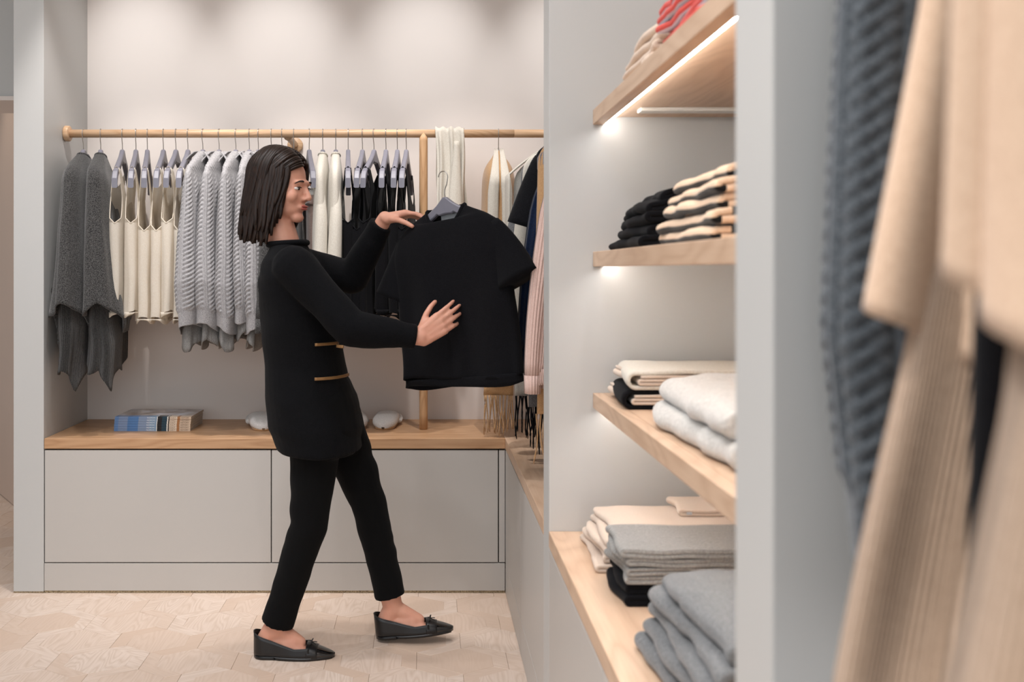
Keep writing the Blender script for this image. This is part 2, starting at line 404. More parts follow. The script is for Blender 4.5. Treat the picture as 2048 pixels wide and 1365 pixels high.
for k, (t, x, y) in enumerate(pieces):
    if k < 270:
        o = bpy.data.objects.new('plank', ptypes[t][0]); COL.objects.link(o); o.parent = fl
        o.location = (x, y, random.uniform(-.0003, .0003)); o.rotation_euler = (0, 0, pang[t]+(PI if random.random() < .5 and t == 'b' else 0))
    else:
        V, F = ptypes[t][2]; V = np.array(V); a = pang[t]; ca, sa = math.cos(a), math.sin(a)
        V2 = V.copy(); V2[:, 0] = V[:, 0]*ca-V[:, 1]*sa+x; V2[:, 1] = V[:, 0]*sa+V[:, 1]*ca+y
        rest.add(V2, F)
ro = rest.build('parquet_planks', 'floor_block', fl, smooth=False); ro['kind'] = 'stuff'

# ---- walls and ceiling
struct(bbox('wall_back', (LX-.3, WY, 0), (RW+.15, WY+.1, CZ), 'wall', bev=0), 'warm off-white back wall behind the clothes rail')
struct(bbox('wall_left', (LX-.117, BY, .006), (LX, WY+.1, CZ), 'panel', bev=.0015), 'pale grey wall end beside the rail bay')
struct(bbox('wall_right', (RW, -1.2, 0), (RW+.1, WY+.1, CZ), 'wall', bev=0), 'warm off-white wall behind the shelves')
struct(bbox('wall_middle', (RX, P1[0], .006), (RW, P1[1], CZ), 'panel', bev=.0015), 'pale grey partition between rail bay and shelf bay')
struct(bbox('wall_near', (RX, P2[0], .006), (RW, P2[1], CZ), 'panel', bev=.0015), 'pale grey partition between shelf bay and nearest clothes')
struct(bbox('ceiling', (-4.2, -1.5, CZ), (RW+.1, 7.2, CZ+.08), 'ceiling', bev=0))
# the bay beyond the wall end: an angled wall under a deep header
aw = MB(); p0 = np.array((-3.2, 6.76)); p1 = np.array((-1.62, 4.48)); dv = (p1-p0)/np.linalg.norm(p1-p0); nv = np.array((-dv[1], dv[0]))*.08
vv = []
for z in (.004, CZ): vv += [(*p0, z), (*p1, z), (*(p1+nv), z), (*(p0+nv), z)]
aw.add(vv, [(0,1,2,3),(7,6,5,4),(0,4,5,1),(1,5,6,2),(2,6,7,3),(3,7,4,0)])
struct(aw.build('wall_far', 'far_wall', smooth=False), 'angled pale wall glimpsed beyond the wall end')
struct(bbox('wall_end', (-4.2, 7.1, 0), (RW+.1, 7.2, CZ), 'far_wall', bev=0), 'far end wall beyond the angled wall')
struct(bbox('trim_1', (-3.4, 4.62, 2.04), (LX-.12, 4.98, CZ), 'panel', bev=.002), 'pale header over the bay beyond the wall end')
struct(bbox('trim_2', (-3.4, 4.60, 2.03), (LX-.12, 4.98, 2.05), 'wall', bev=.002))

# ================================================================== THE UNITS
# bench cabinet under the back bench
cb = empty('bench_cabinet', (-.6, BY+.2, 0))
tag(cb, 'long pale grey drawer base under the oak bench, below the clothes rail', 'cabinet')
def cpart(name, lo, hi, mat, par, bev=.0012):
    o = par.location; return bbox(name, np.array(lo)-np.array(o), np.array(hi)-np.array(o), mat, par, bev)
xl, x1, x2, xr = LX+.002, (542.5-VPX)*BY/FPX, (997-VPX)*BY/FPX, RX-.002
zt, zb = BT-.042, .116
cpart('carcass', (xl, BY+.02, .02), (xr, WY-.002, BT-.041), 'gap_shade', cb, 0)
cpart('drawer_front', (xl+.002, BY, zb+.003), (x1-.002, BY+.019, zt-.004), 'cabinet', cb)
cpart('drawer_front', (x1+.002, BY, zb+.003), (x2-.002, BY+.019, zt-.004), 'cabinet', cb)
cpart('filler_panel', (x2+.002, BY, zb+.003), (xr, BY+.019, zt-.004), 'cabinet', cb)
cpart('plinth', (xl, BY, .009), (xr, BY+.019, zb-.001), 'cabinet', cb)
cpart('plinth_edge', (xl, BY+.001, .001), (xr, BY+.018, .009), 'chipboard', cb, 0)
# left foot of the wall end belongs to the same raw edge
struct(bbox('baseboard_left', (LX-.117, BY+.001, .001), (LX, BY+.018, .006), 'chipboard', bev=0))
# base units along the right wall
def right_base(name, y0, y1, splits, label):
    r = empty(name, ((RX+RW)/2, (y0+y1)/2, 0)); tag(r, label, 'cabinet')
    cpart('carcass', (RX+.021, y0+.002, .02), (RW-.002, y1-.002, BT-.041), 'gap_shade', r, 0)
    ys = [y0]+splits+[y1]
    for a, b in zip(ys[:-1], ys[1:]):
        cpart('door_panel', (RX, a+.0015, zb+.002), (RX+.02, b-.0015, zt-.004), 'cabinet', r)
    cpart('plinth', (RX, y0+.001, .002), (RX+.02, y1-.001, zb-.001), 'cabinet', r)
    return r
right_base('base_cabinet', P1[1], BY-.001, [3.24], 'pale grey base unit along the right wall, beside the bench drawers')
right_base('base_cabinet', P2[1], P1[0], [1.74], 'pale grey base unit under the open shelves of folded knitwear')
# oak tops
tag(bbox('oak_bench', (xl, BY-.002, BT-.040), (RX-.001, WY-.001, BT), 'oak', bev=.002), 'long oak bench top with magazines and felt slippers on it', 'bench top')
tag(bbox('oak_bench', (RX-.001, P1[1]+.001, BT-.040), (RW-.001, WY-.001, BT), 'oak_y', bev=.002), 'oak bench top running along the right wall under fringed wraps', 'bench top')
tag(bbox('oak_counter', (RX-.001, P2[1]+.001, BT-.040), (RW-.001, P1[0]-.001, BT), 'oak_y', bev=.002), 'wide oak bottom shelf carrying sand, ribbed and heather grey piles', 'shelf')
# shelves
SX = .416
shelf_lab = {1.649: 'highest oak shelf with glowing light strip, carrying peach knits', 1.295: 'oak shelf carrying black and striped piles at eye level',
             .943: 'oak shelf carrying folded throws and white fluffy knits'}
for zt_ in (1.649, 1.295, .943):
    s = empty('oak_shelf', (SX+.15, 1.74, zt_)); tag(s, shelf_lab[zt_], 'shelf', 'oak shelves between the partitions')
    cpart('board', (SX+.028, P2[1]+.001, zt_-.018), (RW-.001, P1[0]-.001, zt_), 'oak_y', s, 0)
    cpart('front_edge', (SX, P2[1]+.001, zt_-.037), (SX+.028, P1[0]-.001, zt_), 'oak_y', s, .0015)
    cpart('light_strip', (SX+.0285, P2[1]+.004, zt_-.034), (SX+.0375, P1[0]-.006, zt_-.024), 'led', s, .001)
    cpart('light_channel', (SX+.028, P2[1]+.003, zt_-.024), (SX+.040, P1[0]-.004, zt_-.0181), 'channel', s, 0)
    if zt_ > 1.5:
        ch = cpart('cable_channel', (SX+.085, 2.335, zt_-.028), (RW-.01, 2.375, zt_-.0182), 'channel', s, .003)

# ================================================================== THE RAIL
RY, RZ = 4.087, 1.807
rail = empty('clothes_rail', (-.6, RY, RZ)); tag(rail, 'round oak clothes rail on a wooden post, spanning the bay', 'clothes rail')
def rel(p, o): return np.asarray(p, float)-np.array(o.location)
XR2 = .56
m = MB(); m.tube(rel(np.array([(LX+.02, RY, RZ), (-1.0, RY, RZ), (-.3, RY, RZ), ((1028-VPX)*RY/FPX, RY, RZ)]), rail), .0168, seg=28); m.build('rail_bar', 'oak_rail', rail)
m = MB(); m.tube(rel(np.array([((1028-VPX)*RY/FPX+.0006, RY, RZ), (XR2-.03, RY, RZ), (XR2-.009, RY-.009, RZ), (XR2, RY-.03, RZ), (XR2, RY-.5, RZ), (XR2, P1[1]+.02, RZ)]), rail), .0168, seg=28); m.build('corner_bar', 'oak_rail', rail)
def disc(c, axis, r, h, bev=.003, seg=40):
    a = np.array(axis, float); pts = [(-h/2, r-bev), (-h/2+bev, r), (h/2-bev, r), (h/2, r-bev)]
    m = MB(); m.tube([np.array(c)+a*t for t, _ in pts], [q for _, q in pts], seg=seg, up=(0, 1, 0) if abs(a[1]) < .5 else (0, 0, 1)); return m
disc(rel((LX+.012, RY, RZ), rail), (1, 0, 0), .032, .022).build('end_flange', 'oak_rail', rail)
disc(rel((XR2, P1[1]+.012, RZ), rail), (0, 1, 0), .032, .022).build('end_flange', 'oak_rail', rail)
pxp = (847-VPX)*RY/FPX
# post with its top shaped to saddle the round bar
th = np.arange(32)*2*PI/32; R = []
for z in np.concatenate([[BT+.001], np.linspace(BT+.06, RZ-.06, 5), [RZ-.03]]): R.append(np.stack([pxp+.0172*np.cos(th), RY+.0172*np.sin(th), np.full(32, z)], -1))
R.append(np.stack([pxp+.0172*np.cos(th), RY+.0172*np.sin(th), RZ-.0175+.0165*(1-np.abs(np.cos(th)))*1.2], -1))
m = MB(); m.loft(rel(np.array(R), rail)); m.build('post', 'oak_z', rail)
wb = W(590, 290, WY-.02)
br = disc(rel((wb[0], WY-.012, wb[2]), rail), (0, 1, 0), .033, .023).build('wall_bracket', 'oak_rail', rail)
m = MB(); m.tube(rel(np.array([(wb[0], WY-.02, wb[2]), (wb[0], RY+.06, wb[2]+.006), (wb[0], RY+.012, RZ-.012)]), rail), .014, seg=20, up=(0, 0, 1)); m.build('peg', 'oak_rail', br)

# ================================================================== HANGERS
def hanger_outline():
    n = 22; t = np.linspace(0, 1, n)
    ux = .006+.199*t
    top = np.where(t < .12, -.066-.02*t/.12, -.086-.092*((t-.12)/.88)**.92)
    top = top-.022*np.clip((t-.86)/.14, 0, 1)**2
    dep = .030-.004*t; dep = np.where(t < .14, .055-.02*(t/.14), dep); dep = dep+.012*np.clip((t-.8)/.2, 0, 1)
    return ux, top, top-dep, t
def make_hanger():
    r = empty('clothes_hanger')
    ux, tp, bt, t = hanger_outline()
    m = MB()
    # a single moulded bar from tip to tip, thicker at the ends
    xs = np.concatenate([-ux[::-1], ux]); zt = np.concatenate([tp[::-1], tp]); zb2 = np.concatenate([bt[::-1], bt])
    tt = np.concatenate([t[::-1], t]); hv = .0088+.0022*tt
    R = []
    for x, a, b, h in zip(xs, zt, zb2, hv):
        c = min(.004, (a-b)/3)
        R.append([(x, -h+.003, a), (x, h-.003, a), (x, h, a-c), (x, h, b+c), (x, h-.003, b), (x, -h+.003, b), (x, -h, b+c), (x, -h, a-c)])
    m.loft(np.array(R)); m.build('shoulder_bar', 'hanger', r, smooth=False)
    path = [(0, 0, -.070), (0, 0, -.052), (.003, 0, -.040), (.012, 0, -.026)]+[(.0195*math.cos(q), 0, .0195*math.sin(q)) for q in np.linspace(-.45, PI*.95, 15)]
    m = MB(); m.tube(path, .0017, seg=8, up=(0, 1, 0)); m.build('hook', 'steel', r)
    return r
HANG0 = make_hanger(); HANG0_USED = [False]
def put_hanger(loc, rz, label, group='grey hangers on the rail', roll=0):
    h = HANG0 if not HANG0_USED[0] else copy_tree(HANG0)
    HANG0_USED[0] = True
    h.location = loc; h.rotation_euler = (0, roll, rz); tag(h, label, 'hanger', group)
    return h

# ================================================================== GARMENTS ON THE BACK RAIL
def near_angle(hx, tx, half=.205):
    """turn of a hanger (about Z) whose hook hangs at frame column hx and whose near tip shows at tx"""
    X = (hx-VPX)*RY/FPX; best = (1e9, 0)
    for d in np.linspace(-1.0, 1.0, 401):
        x = VPX+FPX*(X+half*math.sin(d))/(RY-half*math.cos(d))
        if abs(x-tx) < best[0]: best = (abs(x-tx), d)
    return X, -PI/2+best[1]
def smooth_prof(prof, Mr):
    P = np.array(prof, float); L = np.concatenate([[0], np.cumsum(np.hypot(np.diff(P[:, 0]), np.diff(P[:, 1])))]); L /= L[-1]
    t = np.linspace(0, 1, Mr); Q = np.stack([np.interp(t, L, P[:, k]) for k in range(P.shape[1])], 1)
    for _ in range(2):
        Q[1:-1] = (Q[:-2]+2*Q[1:-1]+Q[2:])/4
    return t, Q
def drape(mb, prof, N=72, Mr=46, p=.8, folds=(), hem=None, relief=None, ref=None, wob=.0, seed=0.0, arc=(0, 2*PI), scoop=None):
    """a tube of cloth hung from the top: prof rows are z, near half width, far half width, half thickness, shift along, shift across"""
    t, Q = smooth_prof(prof, Mr)
    th = np.linspace(arc[0], arc[1], N+1)+ (PI if arc[1]-arc[0] > 6 else 0)
    c, s = np.cos(th), np.sin(th)
    ua = th/(2*PI)
    if relief is not None:                       # even steps along the cloth, so that the pattern keeps its width
        q = np.linspace(PI, 3*PI, 4001); k = Mr*2//3
        ex = np.where(np.cos(q) >= 0, Q[k, 1], Q[k, 2])*np.sign(np.cos(q))*np.abs(np.cos(q))**p; ey = Q[k, 3]*np.sign(np.sin(q))*np.abs(np.sin(q))**p
        al = np.concatenate([[0], np.cumsum(np.hypot(np.diff(ex), np.diff(ey)))]); ref = al[-1]
        ua = np.linspace(0, 1, N+1); th = np.interp(ua*al[-1], al, q); c, s = np.cos(th), np.sin(th)
    P = np.zeros((Mr, N+1, 3)); UV = np.zeros((Mr, N+1, 2))
    if ref is None: ref = 2*(Q[-1, 1]+Q[-1, 2])+2*Q[-1, 3]
    for i in range(Mr):
        z, a1, a2, b, cu, cv = Q[i]
        r = np.ones(N+1); e = t[i]**1.4
        sh = np.zeros(N+1)
        for k, am, ph, dr in folds: sh += am*e*np.sin(k*th+ph+dr*t[i])
        u = np.where(c >= 0, a1, a2)*np.sign(c)*np.abs(c)**p
        v = b*np.sign(s)*np.abs(s)**p
        nx = c*b; ny = s*np.where(c >= 0, a1, a2); nl = np.hypot(nx, ny)+1e-9; nx, ny = nx/nl, ny/nl
        d = sh.copy()
        zz = np.full(N+1, z)
        if scoop is not None: zz = zz-np.clip(1-t[i]/.16, 0, 1)**1.3*scoop(th)
        if hem is not None: zz = zz+(t[i]**2)*hem(th)
        if relief is not None: d = d+relief(ua*ref, zz, t[i])
        P[i, :, 0] = u+cu+nx*d; P[i, :, 1] = v+cv+ny*d; P[i, :, 2] = zz
        UV[i, :, 0] = ua*ref; UV[i, :, 1] = zz
    if wob:
        for i in range(Mr):
            for j in range(N+1):
                q = P[i, j]; k = wob*t[i]*mnoise.noise(Vector((q[0]*9+seed, q[1]*9, q[2]*5+seed)))
                P[i, j, 1] += k; P[i, j, 0] += .5*k
        P[:, -1] = P[:, 0] if arc[1]-arc[0] > 6 else P[:, -1]
    mb.grid(P, UV); return P
def cable(u, z, t):
    """plaited cables between slim ribs, in metres of relief"""
    pit = .058; x = np.mod(u, pit)-pit/2
    ph = z/.052*2*PI
    h = np.zeros_like(u)
    for k in range(3):
        cc = .0115*np.sin(ph+2*PI*k/3); ov = .62+.38*np.cos(ph*1.0+2*PI*k/3)
        h = np.maximum(h, ov*np.sqrt(np.maximum(0, 1-((x-cc)/.0082)**2)))
    h = np.where(np.abs(x) < .021, h, 0)+.45*np.exp(-((np.abs(x)-.0245)/.0022)**2)
    fade = np.clip((t-.25)/.06, 0, 1)*np.clip((.93-t)/.02, 0, 1)
    # above the shoulder seam the knit runs in slanting ribs
    rib = .35*np.maximum(0, np.sin((z*1.0+u*.35)/.011*2*PI))*np.clip((.25-t)/.03, 0, 1)*np.clip(t/.06, 0, 1)
    return .0085*(h*fade+rib*.8)

# --- two charcoal ponchos
def make_poncho(hx, tx, lab, seed, cv=0.0):
    X, rz = near_angle(hx, tx)
    g = empty('wool_poncho', (X, RY, RZ), (0, 0, rz)); tag(g, lab, 'poncho', 'charcoal ponchos on the rail')
    m = MB()
    drape(m, [(-.084, .030, .03, .016, 0, 0), (-.098, .060, .06, .022, 0, 0), (-.130, .130, .13, .030, 0, 0), (-.160, .190, .19, .036, 0, 0), (-.19, .217, .217, .042, .003, cv*.2), (-.40, .235, .225, .056, .012, cv*.5), (-.58, .245, .225, .070, .02, cv*.8), (-.735, .25, .23, .086, .03, cv)],
          88, 54, .72, ((5, .009, seed, .6), (9, .006, seed*2, 0)), lambda th: .075*np.cos(2*th+.3)**2*np.sign(np.cos(th))*1.0*np.where(np.cos(th) > 0, -np.abs(np.sin(th)), .5)+.05*np.where(np.cos(th) > 0, np.cos(th)**6, 0), wob=.012, seed=seed)
    m.build('outer_drape', 'charcoal', g, solid=.004)
    m = MB()
    drape(m, [(-.40, .15, .18, .034, .03, cv*.5), (-.62, .195, .18, .056, .03, cv), (-.80, .205, .17, .062, .03, cv), (-.985, .20, .15, .060, .03, cv)],
          88, 40, .8, ((4, .010, 1+seed, 1.2), (7, .007, seed, 2)), lambda th: -.13*np.maximum(0, 1-np.abs(np.sin(th-.55))*1.6)*(np.cos(th-.55) > 0)+.05+.03*np.sin(3*th), wob=.02, seed=seed+3)
    m.build('inner_drape', 'charcoal_rib', g, solid=.004)
    # folded front corner that falls between the two layers
    m = MB()
    n = 14; k = 16
    P = np.zeros((k, n, 3))
    for i in range(k):
        t = i/(k-1)
        for j in range(n):
            s = j/(n-1)
            P[i, j] = (.20+.03*math.sin(5*s+4*t)*t-.02*s, cv*.8-.055+.12*s*(1-.45*t)+.018*math.sin(3*PI*t+s*2+seed)*t, -.56-.29*t*(1-.55*abs(s-.45)*1.6)+.015*math.sin(7*s))
    m.grid(P); m.build('folded_corner', 'charcoal_rib', g, solid=.004)
    m = MB(); a = np.linspace(0, 2*PI, 25)[:-1]
    m.tube([(.040*math.cos(q), .020*math.sin(q), -.094+.008*math.cos(q)) for q in np.linspace(0, 2*PI, 25)], .0055, seg=8); m.build('neck_band', 'charcoal', g)
    put_hanger((X, RY, RZ), rz, 'grey hanger inside the '+('leftmost charcoal poncho' if seed < 2 else 'second charcoal poncho from the left'))
make_poncho(167, 137, 'charcoal wool poncho hanging closest to the wall end', 0.7, -.002)
make_poncho(201.5, 185, 'charcoal wool poncho hanging beside the cream tank tops', 2.6, .030)

# --- tank tops
def make_tank_mesh(name, mat, mat2, L, seed, wide=.2, group=None, zA=-.372):
    g = empty(name)
    m = MB()
    top = [(zA, wide, wide, .0335, 0, 0), (zA-.06, wide+.002, wide, .0335, 0, 0), (L*.5+zA*.5, wide+.004, wide+.004, .034, 0, 0), (L+.012, wide+.006, wide+.006, .034, 0, 0)]
    drape(m, top, 60, 26, .62, ((6, .005, seed, .5), (9, .003, seed*3, 0)), lambda th: .010*np.sin(3*th+seed), wob=.010, seed=seed)
    # chest, armholes, neckline and straps: four panels that meet over the hanger arms
    for su in (1, -1):
        for sv, neck in ((1, -.285), (-1, -.215)):
            rows, cols = 22, 9; P = np.zeros((rows, cols, 3)); UV = np.zeros((rows, cols, 2))
            for i in range(rows):
                t = i/(rows-1); z = zA+(-.149-zA)*t
                uo = wide-(wide-.152)*min(1, (t/.45))**.55+.010*max(0, (t-.45)/.55)
                k = (z-neck)/(-.149-neck)
                ui = 0 if k <= 0 else .128*min(1, k)**.42
                ui = min(ui, uo-.024)
                bb = .022*(1-t)**.7+.0115
                for j in range(cols):
                    u = ui+(uo-ui)*j/(cols-1)
                    k2 = min(1, t/.3); f0 = max(0, 1-min(1, abs(u)/wide)**(2/.62))**(.62/2); f1 = 1-.5*(u/wide)**4
                    v = sv*bb*(f0*(1-k2)+f1*k2) if i < rows-1 else 0
                    P[i, j] = (su*u, v, z); UV[i, j] = (u, z)
            m.grid(P, UV, flip=(su*sv < 0))
    m.build('body', mat, g)
    # knitted edging round the near and far armholes and the hem
    for su in (1, -1):
        path = []
        for sv in (1, -1):
            seg = []
            for t in np.linspace(0, .97, 14):
                z = zA+(-.149-zA)*t; uo = wide-(wide-.152)*min(1, (t/.45))**.55+.010*max(0, (t-.45)/.55)
                seg.append((su*uo, sv*((.022*(1-t)**.7+.0115)*(1-.5*(uo/wide)**4) if t > 0 else .004), z))
            path += seg if sv > 0 else seg[::-1]
        path = path[13::-1]+[(su*wide, 0, zA-.003)]+path[:13:-1]
        mm = MB(); mm.tube(path, .0022, seg=6); mm.build('armhole_edge', mat, g)
    mm = MB(); drape(mm, [(L+.013, wide+.0065, wide+.0065, .0345, 0, 0), (L, wide+.0065, wide+.0065, .0345, 0, 0)], 60, 3, .62, (), lambda th: .010*np.sin(3*th+seed)); mm.build('hem_band', mat2, g, solid=.004)
    mm = MB(); mm.box((-.012, -.0335, -.262), (.012, -.0315, -.232)); mm.build('label', 'label', g, smooth=False)
    return g
def put_on_rail(proto, hx, tx, used, name_label, group, cat, hlab, half=.205):
    X, rz = near_angle(hx, tx, half)
    g = proto if not used[0] else copy_tree(proto); used[0] = True
    g.location = (X, RY, RZ); g.rotation_euler = (0, 0, rz); tag(g, name_label, cat, group)
    if hlab: put_hanger((X, RY, RZ), rz, hlab)
    return g
ordn = ['first', 'second', 'third', 'fourth', 'fifth', 'sixth']
tA = make_tank_mesh('tank_top', 'cream', 'cream', -.735, .3); uA = [False]
tB = make_tank_mesh('tank_top', 'cream', 'cream', -.762, 1.9, zA=-.402); uB = [False]
for i, (hx, tx) in enumerate(((244.8, 229), (271.9, 261), (294.7, 288), (326.8, 312), (351.9, 332), (375.9, 357))):
    pr, us = ((tA, uA), (tB, uB))[(0, 0, 1, 1, 0, 1)[i]]
    put_on_rail(pr, hx, tx, us, ('cream knitted tank top right beside the charcoal ponchos', 'second cream knitted tank top from the ponchos', 'third cream knitted tank top from the ponchos', 'fourth cream knitted tank top from the ponchos',
        'fifth cream knitted tank top from the ponchos', 'cream knitted tank top next to the grey cable cardigans')[i], 'cream tank tops on the rail', 'tank top', 'grey hanger of the %s cream tank top from the ponchos' % ordn[i])

# --- grey cable-knit cardigans
def make_cardigan(hx, tx, lab, seed, L=-.80, th_=.062, hl='', where=None, mat='grey_knit', mat2='grey_knit_rib', group='grey cable-knit cardigans on the rail'):
    if where is None:
        X, rz = near_angle(hx, tx); loc = (X, RY, RZ)
    else: loc, rz = where
    g = empty('cable_cardigan', loc, (0, 0, rz)); tag(g, lab, 'cardigan', group)
    m = MB()
    drape(m, [(-.076, .03, .03, .015, 0, 0), (-.092, .07, .07, .017, 0, 0), (-.125, .140, .14, .019, 0, 0), (-.155, .196, .196, .021, 0, 0), (-.185, .222, .222, .023, 0, 0), (-.25, .230, .230, .031, 0, 0), (-.42, .238, .238, th_*.76, .006, 0), (L*.75-.02, .246, .246, th_, .01, .0), (L*.90, .238, .238, th_*.92, .008, 0), (L, .232, .232, th_*.84, .006, 0)],
          400, 230, .82, ((3, .008, seed, 1.0), (5, .005, 2*seed, 0)), lambda th: .02*np.sin(2*th+seed)+.012*np.cos(th), relief=cable, ref=.96, wob=.012, seed=seed)
    m.build('body', mat, g, solid=.003)
    m = MB()
    drape(m, [(L+.10, .20, .2, th_*.62, .0, 0), (L-.055, .215, .2, th_*.6, .006, 0)], 80, 12, .8, ((5, .006, seed+1, 1), (8, .004, seed, 0)), lambda th: -.022*np.sin(3*th+seed*2), wob=.012, seed=seed+5)
    m.build('back_hem', mat2, g, solid=.003)
    mm = MB()
    P = [(0, 0, 0)]
    # turned-down collar: two wings standing away from the neck
    for sv in (1, -1):
        rows = []
        for i in range(8):
            t = i/7
            p0_ = np.array((.060-.075*t, sv*(.021+.006*math.sin(PI*t)), -.070-.012*(1-t)))
            p1_ = np.array((.105-.085*t, sv*(.056+.010*math.sin(PI*t)), -.125-.040*math.sin(PI*min(1, .25+t*.75))**2))
            rows.append([p0_*(1-s)+p1_*s+np.array((0, sv*.008*math.sin(PI*s), 0)) for s in np.linspace(0, 1, 5)])
        mm.grid(np.array(rows))
    mm.build('collar', mat, g, solid=.004)
    put_hanger(loc, rz, hl)
    return g
for i, (hx, tx, L, tk) in enumerate(((405.8, 377, -.80, .074), (438.4, 414, -.795, .058), (471.8, 449, -.80, .055), (498.8, 482, -.76, .048), (516.8, 503, -.80, .048))):
    make_cardigan(hx, tx, ('grey cable-knit cardigan next to the cream tank tops', 'second grey cable-knit cardigan from the cream tank tops', 'third grey cable-knit cardigan from the cream tank tops',
        'fourth grey cable-knit cardigan from the cream tank tops', 'grey cable-knit cardigan hanging just behind the person\'s back')[i], .9+1.3*i, L, tk, 'grey hanger of the %s cable cardigan from the tank tops' % ordn[i])

# --- plain jumpers
def make_jumper(name, hx, tx, lab, mat, L, cat, group, hl, th_=.034, wid=.215, seed=0.0, sleeve=True, rz_add=0.0, mat_band=None, where=None, flare=0.0):
    if where is None:
        X, rz = near_angle(hx, tx); loc = (X, RY, RZ)
    else: loc, rz = where
    g = empty(name, loc, (0, 0, rz)); tag(g, lab, cat, group)
    m = MB()
    drape(m, [(-.086, .040, .04, .014, 0, 0), (-.100, .07, .07, .018, 0, 0), (-.130, max(.13, wid*.62), .13, .021, 0, 0), (-.160, max(.19, wid*.9), .19, .024, 0, 0), (-.19, max(.2, wid), .214, .027, 0, 0), (-.40, wid, wid, th_*.85, .004, 0), (L, wid+.004+flare, wid+.004, th_, .006, 0)], 72, 44, .75, ((5, .006, seed, .8), (8, .003, seed, 0)), lambda th: .01*np.sin(2*th+seed), wob=.012, seed=seed)
    m.build('body', mat, g, solid=.003)
    if sleeve == 'short':
        for su in (1, -1):
            t = np.linspace(0, 1, 12); mm = MB(); mm.tube(np.stack([su*(.155+.075*t**.8), .004*np.sin(3*t), -.205-.21*t], 1), .052+.012*t, .026+.016*t, seg=22, up=(su*.8, 0, .6)); mm.build('sleeve', mat, g)
    elif sleeve:
        for su in (1, -1):
            t = np.linspace(0, 1, 16)
            path = np.stack([su*(wid-.035+.045*np.sin(t*PI*.6)+.01*t+flare*t*.9), .006*np.sin(4*t+seed), -.215-(abs(L)-.215+.01)*t], 1)
            mm = MB(); mm.tube(path, (.038-.012*t)*np.minimum(1, .3+t*3), (.022+.010*t)*np.minimum(1, .55+t*2), seg=20, up=(1, 0, 0)); mm.build('sleeve', mat, g)
            mm = MB(); mm.tube([path[-1]+np.array((0, 0, .004)), path[-1]+np.array((0, 0, -.028)), path[-1]+np.array((0, 0, -.052))], (.027, .026, .025), (.033, .032, .031), seg=20, up=(1, 0, 0)); mm.build('cuff', mat_band or mat, g)
    mm = MB(); drape(mm, [(L+.014, wid+.0045+flare, wid+.0045, th_+.0005, .006, 0), (L-.04, wid+flare, wid, th_-.002, .006, 0)], 72, 5, .75, ((5, .006, seed+.8, 0), (8, .003, seed, 0)), lambda th: .01*np.sin(2*th+seed)); mm.build('hem_band', mat_band or mat, g, solid=.004)
    mm = MB(); mm.tube([(.048*math.cos(q), .016*math.sin(q), -.090+.006*math.cos(q)) for q in np.linspace(0, 2*PI, 29)], .005, seg=8); mm.build('neck_band', mat_band or mat, g)
    if hl: put_hanger(loc, rz, hl)
    return g
make_jumper('dark_jumper', 542.7, 530, 'charcoal jumper half hidden behind the person\'s hair', 'charcoal', -.74, 'jumper', 'charcoal jumpers behind the person', 'first grey hanger showing above the person\'s hair', seed=.2)
make_jumper('dark_jumper', 564, 553, 'charcoal jumper straight behind the person\'s head', 'charcoal', -.74, 'jumper', 'charcoal jumpers behind the person', 'second grey hanger showing above the person\'s hair', seed=1.2)
make_jumper('dark_jumper', 587.6, 580, 'charcoal jumper hanging under the round wall bracket', 'charcoal', -.74, 'jumper', 'charcoal jumpers behind the person', 'grey hanger in front of the round wall bracket', seed=2.2)
make_jumper('cream_jumper', 645.7, 639, 'cream wool jumper on the person\'s side of the pair', 'cream_white', -.80, 'jumper', 'cream jumpers on the rail', 'grey hanger of the cream jumper nearer the person', .042, seed=.5)
make_jumper('cream_jumper', 671.6, 670, 'cream wool jumper next to the black tank tops', 'cream_white', -.80, 'jumper', 'cream jumpers on the rail', 'grey hanger of the cream jumper by the black tops', .046, seed=1.6)

# --- taupe trousers on a clip hanger
X, rz = near_angle(618.4, 627)
tr = empty('folded_trousers', (X, RY, RZ), (0, 0, rz)); tag(tr, 'taupe knitted trousers clipped to a hanger before the person\'s face', 'trousers')
for su in (1, -1):
    m = MB(); t = np.linspace(0, 1, 16)
    m.tube(np.stack([su*(.085+.012*t), .004*np.sin(5*t), -.275-.58*t], 1), .072+.004*t, .020+.006*t, seg=28, up=(1, 0, 0)); m.build('trouser_leg', 'brown_knit', tr)
m = MB(); drape(m, [(-.262, .158, .158, .016, 0, 0), (-.30, .165, .165, .020, 0, 0)], 60, 5, .7); m.build('waistband', 'brown_knit', tr, solid=.004)
put_hanger((X, RY, RZ), rz, 'grey clip hanger of the taupe trousers before the person\'s face')
for su in (1, -1):
    m = MB(); m.box((su*.13-.008, -.017, -.285), (su*.13+.008, .017, -.235)); m.tube([(su*.13, 0, -.24), (su*.13, 0, -.20)], .003, seg=8); m.build('clip', 'steel', tr, smooth=False)

# --- black tank tops
tC = make_tank_mesh('tank_top', 'black_knit', 'black_knit', -.745, 2.3); uC = [False]
tD = make_tank_mesh('tank_top', 'black_knit', 'black_knit', -.725, 4.4, zA=-.398); uD = [False]
for i, (hx, tx) in enumerate(((696.3, 696), (725, 713), (748, 726), (772, 763), (794.7, 787), (812.7, 803))):
    pr, us = ((tC, uC), (tD, uD))[i % 2]
    put_on_rail(pr, hx, tx, us, ('black knitted tank top right beside the cream jumpers', 'second black knitted tank top from the cream jumpers', 'third black knitted tank top from the cream jumpers', 'fourth black knitted tank top from the cream jumpers',
        'fifth black knitted tank top from the cream jumpers', 'black knitted tank top next to the wooden post')[i], 'black tank tops on the rail', 'tank top', 'grey hanger of the %s black tank top from the jumpers' % ordn[i])

